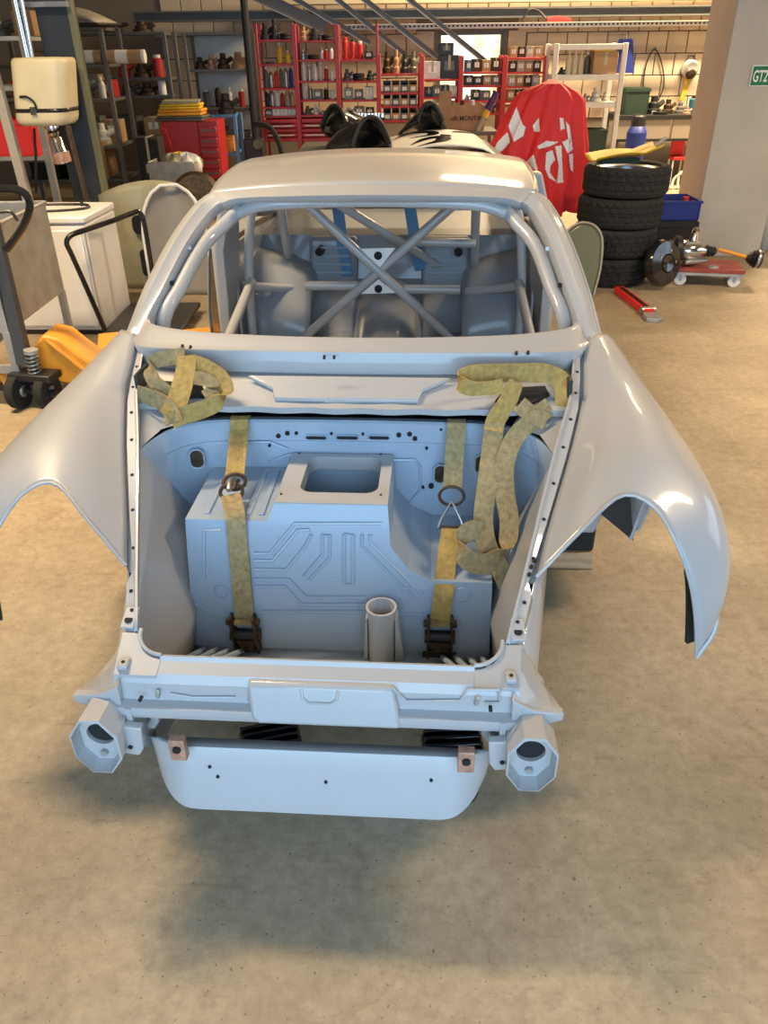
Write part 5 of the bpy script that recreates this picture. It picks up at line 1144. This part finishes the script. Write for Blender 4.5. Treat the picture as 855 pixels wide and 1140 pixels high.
rack('steel_rack', 'grey steel rack with pale back panel left of the red racks', x0, x1, 11.0, 11.5, zd[2], [.1, .5]+zd, 'rackgrey', LG, pw=.04, back=(.5, zd[2], MATS['rackwhite']))
GL = 'goods on the left steel racks'
fill('the lift-side rack', GL, -4.3, XA-.1, 8.5, za[2], [('part', 'rust', .2, .14, .2), ('part', 'black', .2, .16, .2), ('part', 'rackgrey', .2, .18, .2), ('box', 'carton', .18, .2, .2)], 'the top shelf')
fill('the lift-side rack', GL, -4.2, XA-.04, 8.5, za[1], [('part', 'green', .2, .2, .2), ('roll', 'rackwhite', .2, .2, .2), ('box', 'red', .14, .14, .2), ('box', 'orange', .14, .2, .2)], 'the middle shelf')
fill('the lift-side rack', GL, -4.2, XA-.04, 8.5, za[0], [('part', 'rackgrey', .22, .2, .22), ('part', 'rust', .25, .2, .2), ('crate', 'red', .3, .12, .3)], 'the lower shelf')
fill('the carton rack', GL, -3.85, -2.8, 9.15, max(.06, zb_[0]), [('crate', 'rubber', .3, .25, .3), ('box', 'carton', .42, .36, .4, 'white')], 'the bottom shelf')
fill('the carton rack', GL, -3.6, -2.8, 9.2, zb_[1], [('crate', 'green', .38, .24, .3), ('part', 'rackwhite', .16, .2, .2)], 'the second shelf')
fill('the carton rack', GL, -3.4, -2.8, 9.2, zb_[2], [('part', 'redbright', .16, .16, .16), ('part', 'rackgrey', .16, .18, .16), ('bottle', 'rackwhite', .07, .2, .07)], 'the third shelf')
t = thing('long_tube', 'long cardboard tube with white labels lying on the left rack', 'tube', (-3.0, 9.05, zb_[3]+.062), R(0))
MB().cyl((-.45, 0, 0), (.62, 0, 0), .06, n=18).build('tube_body', 'carton', t)
for x in (-.2, .08, .42): MB().cyl((x-.06, 0, 0), (x+.06, 0, 0), .0612, n=18).build('paper_tag', 'white', t)
MB().cyl((.22, 0, 0), (.28, 0, 0), .062, n=18).build('band', 'black', t); MB().cyl((.62, 0, 0), (.65, 0, 0), .062, n=18).build('end_cap', 'white', t)
t = thing('white_casing', 'off-white curved plastic casing lying on top of the left rack', 'casing', (-3.05, 9.15, zb_[4]+.005), R(-15))
MB().grid([[V(-.42+.8*i/12, -.2+.4*j/8, .03+.14*math.sin(math.pi*i/12)**.7*(1-.5*(j/4-1)**2)) for j in range(9)] for i in range(13)]).build('shell', 'beige', t, ang=70, solid=.02); MB().bb(-.42, .42, -.22, .22, 0, .025).build('base', 'black', t, bevel=.01)
fill('the corner rack', GL, -3.2, -2.42, 10.15, zc_l[3], [('part', 'black', .25, .12, .2), ('part', 'rust', .2, .1, .2)], 'the top shelf')
fill('the corner rack', GL, -3.0, -2.42, 10.15, zc_l[2], [('part', 'red', .15, .18, .15), ('part', 'rust', .2, .16, .2), ('can', 'red', .12, .22, .12)], 'the second shelf')
fill('the corner rack', GL, -3.0, -2.42, 10.15, zc_l[1], [('part', 'rackgrey', .18, .14, .18), ('part', 'rust', .2, .12, .2), ('bottle', 'white', .09, .24, .09)], 'the third shelf')
fill('the pale rack', GL, x0+.05, x1-.05, 11.15, zd[1], [('part', 'rust', .14, .13, .14), ('part', 'copper', .12, .16, .12), ('part', 'rust', .16, .17, .16), ('part', 'carton', .2, .18, .2)], 'the upper shelf')
fill('the pale rack', GL, x0+.05, x1-.05, 11.15, zd[0], [('can', 'rackgrey', .08, .2, .08), ('bottle', 'rust', .08, .26, .08), ('bottle', 'rackwhite', .08, .22, .08), ('can', 'red', .08, .2, .08)], 'the lower shelf')
fill('the lift-side rack', GL, -3.35, XA-.03, 8.72, za[1], [('box', 'carton', .16, .22, .14), ('box', 'rackwhite', .12, .18, .14)], 'the rear middle shelf')
fill('the carton rack', GL, -3.2, -2.78, 9.42, zb_[1], [('box', 'rackgrey', .18, .26, .2), ('box', 'carton', .18, .22, .2)], 'the rear second shelf')
fill('the carton rack', GL, -3.3, -2.78, 9.42, zb_[2], [('box', 'rust', .15, .2, .2), ('box', 'carton', .16, .22, .2), ('box', 'red', .12, .16, .2)], 'the rear third shelf')
fill('the corner rack', GL, -3.2, -2.42, 10.15, zc_l[0], [('crate', 'rackgrey', .3, .2, .3), ('box', 'carton', .22, .18, .3)], 'the lower shelf')
fill('the pale rack', GL, x0+.05, x1-.05, 11.15, .5, [('crate', 'rubber', .3, .24, .3), ('crate', 'rackgrey', .3, .2, .3)], 'the bottom shelf')
# leftmost near rack with red crates
ze = [zat(40, 174, 6.7), zat(30, 96, 6.7), zat(20, 40, 6.7)]
rack('steel_rack', 'worn wood-edged rack at the far left holding red crates', -3.7, xat(53, 172, 6.7), 6.7, 7.2, ze[2], [.1]+ze, 'galv', LG, pw=.05)
xe = xat(53, 172, 6.7)
fill('the far left rack', GL, xe-.95, xe-.05, 6.88, ze[0], [('crate', 'redbright', .4, .30, .36, 'redbright'), ('crate', 'redbright', .42, .26, .36, 'redbright')], 'the lower shelf')
fill('the far left rack', GL, xe-.9, xe-.35, 6.88, ze[1], [('crate', 'red', .3, .24, .3), ('part', 'black', .2, .16, .2)], 'the middle shelf')
fill('the far left rack', GL, xe-.9, xe-.2, 6.88, ze[2], [('part', 'rackgrey', .25, .2, .25), ('part', 'galv', .22, .16, .22)], 'the top shelf')
p = at(14, 195, 5.9); pz = thing('wooden_post', 'pale square wooden post standing at the far left edge', 'post', (at(33, 215, 6.0).x, 6.0, 0))
q0 = at(2, 95, 6.0); ptop = q0.z; MB().prism([(-.03, -.03), (.03, -.03), (.03, .03), (-.03, .03)], 0, ptop+.1, lambda u, v, w: V(u-.05*(w/ptop), v, w)).build('post_shaft', 'beige', pz, bevel=.005); MB().bb(-.08, .08, -.08, .08, 0, .03).build('foot', 'galv', pz)
# ---------------------------------------------------- lift post with cream tank
LPY = 6.5; lb = at(100, 225, LPY); 
lp = thing('lift_post', 'dark steel lift post with a cream tank strapped to it', 'car lift', (lb.x+.08, LPY, 0))
lz = lb.z
def lpos(px, py, Y=LPY): return at(px, py, Y)-Vector((lb.x+.08, LPY, 0))
tp = lpos(60, 0); bt2 = lpos(104, 225)
dd = (tp-bt2).normalized(); top = bt2+dd*2.6; bot0 = bt2-dd*((bt2.z)/dd.z)
MB().add([p_+V(a*.115, b*.09, 0) for p_ in (bot0, top) for a, b in ((-1, -1), (1, -1), (1, 1), (-1, 1))], [(3, 2, 1, 0), (4, 5, 6, 7), (0, 1, 5, 4), (1, 2, 6, 5), (2, 3, 7, 6), (3, 0, 4, 7)]).build('column', mat('slate', (.035, .045, .055), .4, .2), lp, bevel=.006)
MB().add([p_+V(.13+a*.02, -.07+b*.03, 0) for p_ in (bot0, top) for a, b in ((-1, -1), (1, -1), (1, 1), (-1, 1))], [(3, 2, 1, 0), (4, 5, 6, 7), (0, 1, 5, 4), (1, 2, 6, 5), (2, 3, 7, 6), (3, 0, 4, 7)]).build('side_rail', 'olive', lp, bevel=.004)
MB().box(bot0+V(0, 0, .01), (.5, .4, .02)).build('base_plate', 'rackgrey', lp)
TY = LPY-.32
c_t = lpos(48.5, 64, TY); c_b = lpos(54, 138, TY); hgt = c_t.z-c_b.z; ax = (c_t-c_b)
wpx = .5*(xat(76, 70, TY)-xat(15, 70, TY))
def tk(s_, t_): 
    c_ = c_b+ax*t_; return [V(c_.x+u*s_, c_.y+v*s_, c_.z) for u, v in rrect(-wpx, wpx, -.17, .17, .09, 5)]
MB().grid([tk(.5, -.02), tk(.85, 0), tk(.97, .05), tk(1.0, .12), tk(1.0, .8), tk(1.0, .94), tk(.96, .985), tk(.9, 1.0), tk(.3, 1.01)], wrap=True).build('tank', 'cream', lp, ang=50)
MB().grid([tk(1.012, .20), tk(1.012, .26)], wrap=True).build('band', 'blackgloss', lp, solid=.004); q = c_b+ax*.23; MB().box(V(q.x-.03, q.y-.178, q.z), (.04, .02, .05)).build('buckle', 'chrome', lp)
for px_a, px_b in ((16, 30), (24, 36)):
    a_ = lpos(px_a, 0, TY+.02); b_ = lpos(px_b, 63, TY+.02); d_ = (a_-b_); MB().cyl(b_-d_*.02, a_+d_*.6, .022 if px_a < 20 else .014, n=12).build('rod', 'chrome', lp)
a_ = lpos(57, 141, TY); MB().lathe([(.05, 0), (.05, .03), (.035, .04), (.045, .06), (.035, .08), (.05, .10), (.055, .18), (.06, .19), (.06, .26), (.03, .27), (0, .27)], 18, a_+V(0, 0, .02), (.12, 0, -1)).build('fitting', 'chrome', lp)
MB().lathe([(.062, 0), (.064, .0), (.064, .07), (.06, .07)], 18, a_+V(.025, 0, -.165), (.12, 0, -1)).build('copper_ring', 'copper', lp)
MB().tube(catmull([lpos(22, 108, TY-.17), lpos(30, 108, TY-.19), lpos(38, 114, TY-.19), lpos(40, 122, TY-.18)], 12), .008, 6).build('hose', 'black', lp)
MB().tube(catmull([lpos(38, 143, TY), lpos(39, 160, TY), lpos(40, 185, TY), lpos(40, 215, TY)], 12), .010, 6).build('hose', 'black', lp)
MB().box(lpos(47, 5, LPY-.12), (.36, .08, .03)).build('clamp_bar', 'steel', lp)
for z in (.65, .38): q = c_b+ax*z; MB().box(V(q.x+.05, (q.y+.17-.09+.0)/1-.0, q.z), (.1, .2, .05)).build('bracket', 'rackgrey', lp)
t = thing('leaning_pipe', 'thin dark pipe leaning behind the white freezer', 'pipe', (at(103, 222, 5.6).x, 5.6, 0)); 
a_ = at(75, 140, 5.75); MB().cyl((0, 0, .0), a_-Vector((at(103, 222, 5.6).x, 5.6, 0)), .02, n=10).build('pipe', 'rust', t); MB().cyl((0, 0, 0), (0, 0, .03), .03, n=10).build('foot', 'rubber', t)
# ---------------------------------------------------- white freezer
f0 = gz(119, 373); fz = t = thing('freezer', 'white freezer cabinet standing behind the pallet truck', 'freezer', (f0.x, f0.y, 0), R(-3))
fh = zat(93, 241, f0.y)
MB().bb(-.62, 0, 0, .52, .03, fh-.05).build('body', 'white', fz, bevel=.012); MB().bb(-.625, .005, -.01, .525, fh-.045, fh).build('lid', 'white', fz, bevel=.012); MB().bb(-.60, -.02, .01, .5, 0, .03).build('plinth', 'black', fz)
MB().bb(-.60, -.03, -.012, 0, .06, fh-.08).build('door_panel', 'white', fz, bevel=.008); MB().bb(-.018, -.006, -.006, 0, .05, fh-.07).build('seal', 'beige', fz)
t = thing('black_cable', 'black cable lying in a loop on top of the white freezer', 'cable', (f0.x-.15, f0.y+.25, fh))
MB().tube(catmull([(-.45, -.05, .008), (-.15, -.10, .008), (.08, -.02, .008), (.05, .12, .008), (-.15, .15, .008), (-.45, .12, .008)], 30), .008, 6).build('cable', 'black', t); MB().cyl((.02, .13, 0), (.02, .13, .03), .012, n=8).build('plug', 'black', t)
# galvanised tank trolley
tz0, tz1 = zat(66, 323, 4.6), zat(56, 225, 4.6); tx = xat(61, 275, 4.6)
t = thing('wash_tank', 'dull galvanised wash tank on a steel frame in front of the freezer', 'tank', (tx-.14, 4.2, 0), R(-90))
b = MB(); b.bb(-.4, .4, -.2, -.19, tz0, tz1); b.bb(-.4, .4, .13, .14, tz0, tz1); b.bb(-.4, -.39, -.19, .13, tz0, tz1); b.bb(.39, .4, -.19, .13, tz0, tz1); b.bb(-.39, .39, -.19, .13, tz0, tz0+.01); b.build('tub', 'galv', t)
for sx in (-1, 1):
    for y_ in (-.185, .125): MB().bb(sx*.385-.018, sx*.385+.018, y_-.018, y_+.018, 0, tz0).build('leg', 'galv', t)
lowz = .2; MB().bb(-.37, .37, -.2, -.17, lowz-.02, lowz+.02).build('stretcher', 'galv', t); MB().bb(.37, .40, -.17, .11, lowz-.02, lowz+.02).build('stretcher', 'galv', t)
MB().tube([(-.4, -.2, tz1), (.4, -.2, tz1), (.4, .14, tz1), (-.4, .14, tz1)], .01, 8, closed=True).build('rolled_rim', 'galv', t)
MB().bb(-.3, .1, -.1, .1, tz0+.011, tz0+.2).build('filter_box', 'rackgrey', t)
# pallet truck
pb = gz(40, 455); PX, PY = pb.x, pb.y+.02
pt = thing('pallet_truck', 'orange hand pallet truck with black handle beside the left fender', 'pallet truck', (PX, PY, 0))
def pp_(px, py, dy=0): return at(px, py, PY+dy)-Vector((PX, PY, 0))
for sx in (-.075, .075): 
    w_ = MB().lathe([(0, -.025), (.085, -.025), (.09, -.018), (.09, .018), (.085, .025), (0, .025)], 24, (sx, 0, .09), (1, -.25, 0)).build('steer_wheel', 'rubber', pt); MB().cyl((sx-.03, .0, .09), (sx+.03, 0, .09), .03, n=14).build('hub', 'galv', w_)
MB().cyl((-.13, .03, .09), (.13, -.03, .09), .018, n=10).build('axle', 'black', pt); MB().box((.02, .02, .17), (.24, .12, .04), rot=-.2).build('fork_head', 'black', pt, bevel=.008)
sp0, sp1 = pp_(41, 425), pp_(35, 393); MB().cyl(sp0, sp1, .016, n=12).build('piston', 'chrome', pt)
nS = 80; dS = (sp1-sp0); MB().tube([sp0+dS*(k/nS)+V(.030*math.cos(k*.6), .030*math.sin(k*.6), 0) for k in range(nS)], .006, 6).build('spring', 'steel', pt); MB().cyl(sp1, sp1+dS*.12, .036, n=14).build('spring_cap', 'galv', pt)
MB().cyl(sp0-dS*.4, sp0, .04, n=14).build('pump', 'black', pt)
h0, h1 = pp_(28, 405, .03), pp_(-8, 245, .10); MB().tube([h0, h0.lerp(h1, .5), h1], [.045, .038, .032], 4).build('handle_shaft', mat('slate2', (.05, .055, .06), .4), pt)
hp = [pp_(7, 278, .08), pp_(22, 258, .08), pp_(31, 240, .08), pp_(33, 226, .08), pp_(27, 215, .08), pp_(14, 210, .08), pp_(-6, 211, .08), pp_(-22, 215, .08), pp_(-30, 235, .08), pp_(-14, 262, .08), pp_(-4, 275, .08)]
MB().tube(catmull(hp, 50), .018, 10).build('handle_loop', 'blackgloss', pt); MB().tube(catmull([pp_(0, 236, .07), pp_(12, 236, .07), pp_(20, 246, .07)], 10), .008, 6).build('release_lever', 'black', pt)
# orange hydraulic body and forks
MB().prism([(-.02, .12), (.30, .06), (.36, .12), (.20, .26), (.12, .34), (.04, .36), (-.02, .30)], .08, .30, lambda u, v, w: V(u+.04, w, v)).build('pump_housing', 'orange', pt, bevel=.012); MB().tube([V(.10, .075, .335), V(.33, .075, .10)], .012, 8).build('housing_edge', 'orange', pt)
for yy_ in (.22, .62):
    MB().box((.78, yy_+.14, .13), (1.0, .15, .06), rot=.28).build('fork', 'orange', pt, bevel=.012)
MB().box((.28, .42, .13), (.12, .55, .10), rot=.28).build('fork_bridge', 'orange', pt, bevel=.01)
MB().prism(arc(0, 0, .06, -60, 150, 10)+arc(0, 0, .03, 150, -60, 10), -.02, .02, lambda u, v, w: V(-.19+u, .05+w, .12+v)).build('tow_hook', 'orange', pt); MB().box((-.15, .04, .10), (.08, .03, .03)).build('hook_arm', 'black', pt)
for yy_ in (.30, .70): MB().lathe([(0, -.04), (.04, -.04), (.04, .04), (0, .04)], 14, (1.15, yy_+.22, .04), (0, 1, 0)).build('fork_roller', 'rubber', pt)
# black bent tube handle trolley
bp_ = gz(121, 377); bt3 = thing('tube_trolley', 'black bent tube handle of a low trolley in front of the freezer', 'trolley', (bp_.x, bp_.y-.08, 0))
def bq(px, py, Y): return at(px, py, Y)-Vector((bp_.x, bp_.y-.08, 0))
Yb = bp_.y-.08
MB().tube(catmull([bq(121, 377, Yb), bq(97, 322, Yb), bq(80, 284, Yb-.0), bq(74, 270, Yb), bq(79, 262, Yb+.03), bq(92, 257, Yb+.08), bq(125, 246, Yb+.3), bq(148, 237, Yb+.5), bq(155, 236, Yb+.55), bq(160, 246, Yb+.56), bq(166, 280, Yb+.56), bq(173, 325, Yb+.56)], 70), .016, 10).build('handle', 'blackgloss', bt3)
MB().bb(.01, .5, -.02, .62, .05, .08).build('platform', 'black', bt3, bevel=.006)
for sx in (.02, .44):
    for sy in (.05, .55): MB().lathe([(0, -.012), (.025, -.012), (.025, .012), (0, .012)], 14, (sx, sy, .025), (0, 1, 0)).build('castor', 'rubber', bt3); MB().bb(sx-.01, sx+.01, sy-.016, sy+.016, .03, .05).build('fork', 'steel', bt3)
# ---------------------------------------------------- beige panels and bumper cover
g0 = at(205, 330, 5.9); t = thing('body_panel', 'tall rounded beige body panel leaning beside the windscreen pillar', 'panel', (g0.x, 5.9, 0), R(12))
zt2 = zat(205, 206, 5.95); pan = []
for i in range(17):
    v = i/16; hw_ = .21*math.sqrt(max(.0, 1-(max(0, v-.55)/.46)**2))+.015 if v > .55 else .21+.015
    pan.append([V(hw_*a, .10*v+.06*a*a*-1, v*zt2+.002) for a in [-1+k/6 for k in range(13)]])
MB().grid(pan).build('panel_skin', mat('panelgrey', (.27, .25, .21), .5, vary=.06), t, ang=70, solid=.012); MB().tube([r_[0] for r_ in pan]+[r_[-1] for r_ in reversed(pan)], .012, 8).build('panel_edge', 'white', t)
t = thing('black_hoop', 'dark brown round headrest hoop behind the beige panel', 'headrest', (at(215, 200, 6.3).x, 6.35, 0))
zz = zat(215, 192, 6.35); MB().lathe([(.0, .05), (.16, .04), (.19, .0), (.16, -.04), (0, -.05)], 28, (0, 0, zz-.18), (.1, -1, .2)).build('pad', 'rust', t); MB().cyl((-.05, 0, 0), (-.05, 0, zz-.3), .015, n=8).build('post', 'steel', t); MB().cyl((.05, 0, 0), (.05, 0, zz-.3), .015, n=8).build('post', 'steel', t)
g1 = at(165, 250, 6.2); t = thing('bumper_cover', 'yellowish white bumper cover with dark openings standing on the floor', 'bumper', (g1.x, 6.25, 0), R(25))
zt3 = zat(165, 200, 6.2); bc_ = []
for i in range(15):
    v = i/14; bc_.append([V(-.34+.68*k/14, -.20*math.sin(math.pi*k/14)*(.6+.4*math.sin(math.pi*v)), .004+v*zt3*(1-.12*(k/7-1)**2)) for k in range(15)])
MB().grid(bc_).build('cover_skin', mat('oldwhite', (.34, .32, .21), .5, vary=.1), t, ang=70, solid=.012)
MB().prism(rrect(-.16, .16, zt3*.55, zt3*.72, .04), -.215, -.19, lambda u, v, w: V(u, w, v)).build('opening', 'dark', t); MB().prism(rrect(-.14, .12, zt3*.15, zt3*.4, .03), -.20, -.17, lambda u, v, w: V(u, w, v)).build('grille', 'black', t)
# ---------------------------------------------------- red tool cabinet and neighbours
cY = 9.0; cx0, cx1 = xat(181, 150, cY), xat(243, 150, cY+.0); zc0 = zat(215, 135, cY)
t = thing('tool_cabinet', 'red tool cabinet with narrow drawers below the folded yellow cloths', 'cabinet', ((cx0+cx1)/2, cY+.2, 0), R(0))
hw = (cx1-cx0)/2; MB().bb(-hw, hw-.21, -.2, .25, .06, zc0).build('carcass', 'red', t, bevel=.01); MB().bb(hw-.21, hw, -.19, .25, .06, zc0).build('drawer_case', 'red', t, bevel=.006)
for k in range(8):
    z_ = .1+k*(zc0-.14)/8; d_ = MB().bb(hw-.195, hw-.015, -.21, -.185, z_, z_+(zc0-.14)/8-.012).build('drawer', 'red', t, bevel=.004, seg=1); MB().bb(hw-.18, hw-.03, -.222, -.21, z_+.05, z_+.065).build('handle', 'rackgrey', d_)
MB().prism([(-hw-.0, zc0*.45), (-hw+.14, zc0*.5), (-hw+.06, zc0-.06), (-hw+.0, zc0-.04)], -.26, -.2, lambda u, v, w: V(u, w, v)).build('open_lid', 'red', t, bevel=.008)
for sx in (-1, 1): MB().lathe([(0, -.02), (.03, -.02), (.03, .02), (0, .02)], 14, (sx*(hw-.06), -.1, .03), (1, 0, 0)).build('castor', 'rubber', t); MB().lathe([(0, -.02), (.03, -.02), (.03, .02), (0, .02)], 14, (sx*(hw-.06), .15, .03), (1, 0, 0)).build('castor', 'rubber', t)
for k, (m_, lab, hh) in enumerate((('rackgrey', 'grey folded cloth at the bottom of the pile on the red cabinet', .05), ('orange', 'orange folded cloth in the pile on the red cabinet', .06), ('yellow', 'yellow folded cloth near the top of the pile on the red cabinet', .05), ('oldwhite', 'pale folded cloth on top of the pile on the red cabinet', .03))):
    z_ = zc0+(0, .0505, .111, .1615)[k]; t = thing('folded_cloth', lab, 'cloth', ((cx0+cx1)/2-.08, cY+.15, z_), R(4*k-5), 'folded cloths on the red cabinet')
    MB().bb(-.26+.02*k, .24-.02*k, -.15, .15, 0, hh*.48).build('fold', m_, t, bevel=.012); MB().bb(-.25+.02*k, .25-.02*k, -.145, .145, hh*.5, hh).build('fold', m_, t, bevel=.012)
p = gz(195, 205, .0); zc1 = zat(192, 178, 8.3)
item('crate', 'galv', (xat(194, 185, 8.3), 8.35, 0), .44, zc1, .4, 'grey crate heaped with cloths in front of the red cabinet', 'crates on the left', cap='galv')
for k, (m_, dx) in enumerate((('oldwhite', -.05), ('white', .08), ('yellow', .0))):
    t = thing('rag', '%s rag heaped in the grey crate' % ('pale yellow', 'white', 'bright yellow')[k], 'cloth', (xat(198, 180, 8.3)+dx, 8.3+.05*k, zc1*.72), 0, 'rags in the grey crate')
    MB().grid([[V(.12*math.sin(a)*math.cos(b_)*(1+.25*math.sin(3*b_+k)), .1*math.sin(a)*math.sin(b_), .13+.10*math.cos(a)+.03*math.sin(5*b_+2*a)) for b_ in [q*math.pi/8 for q in range(16)]] for a in [.05+i*math.pi/9 for i in range(9)]], wrap=True).build('rag_cloth', m_, t, ang=80); MB().bb(-.08, .08, -.05, .05, 0, .08).build('rag_fold', m_, t, bevel=.02)
item('box', 'rubber', (xat(168, 165, 8.6), 8.6, 0), .22, zat(168, 152, 8.6), .25, 'tall dark case standing left of the grey crate', 'crates on the left', cap='black')
# blue frame with orange crate
Yf = 9.5; x0, x1 = xat(238, 150, Yf), xat(263, 150, Yf); zz0, zz1 = zat(250, 170, Yf), zat(250, 128, Yf)
rack('blue_stand', 'blue tubular frame stand holding an orange crate', x0, x1, Yf, Yf+.4, zz1, [.1, zz0, zz1], 'bluelight', None, pw=.04)
item('crate', 'orange', ((x0+x1)/2-.03, Yf+.15, zz0), .17, .15, .28, 'orange crate standing in the blue frame', 'crates on the left')
item('part', 'black', ((x0+x1)/2+.02, Yf+.15, zz1), .2, .2, .2, 'black motor standing on the blue frame', 'crates on the left')
p = at(268, 130, 10.0); t = thing('dark_machine', 'dark machine with pipes left of the leftmost red rack', 'machine', (at(281, 120, 9.6).x, 9.6, 0))
MB().bb(-.12, .1, -.1, .1, 0, .75).build('body', 'black', t, bevel=.02); MB().cyl((0, .05, .75), (0, .05, zat(281, -30, 9.6)), .04, n=12).build('column', 'black', t); MB().tube(catmull([(0, -.05, .9), (.2, -.1, .85), (.3, -.12, .6), (.25, -.1, .3)], 16), .03, 8).build('pipe', 'rubber', t); MB().lathe([(0, 0), (.05, 0), (.05, .06), (0, .06)], 12, (.05, -.12, .7), (0, -1, 0)).build('gauge', 'chrome', t)
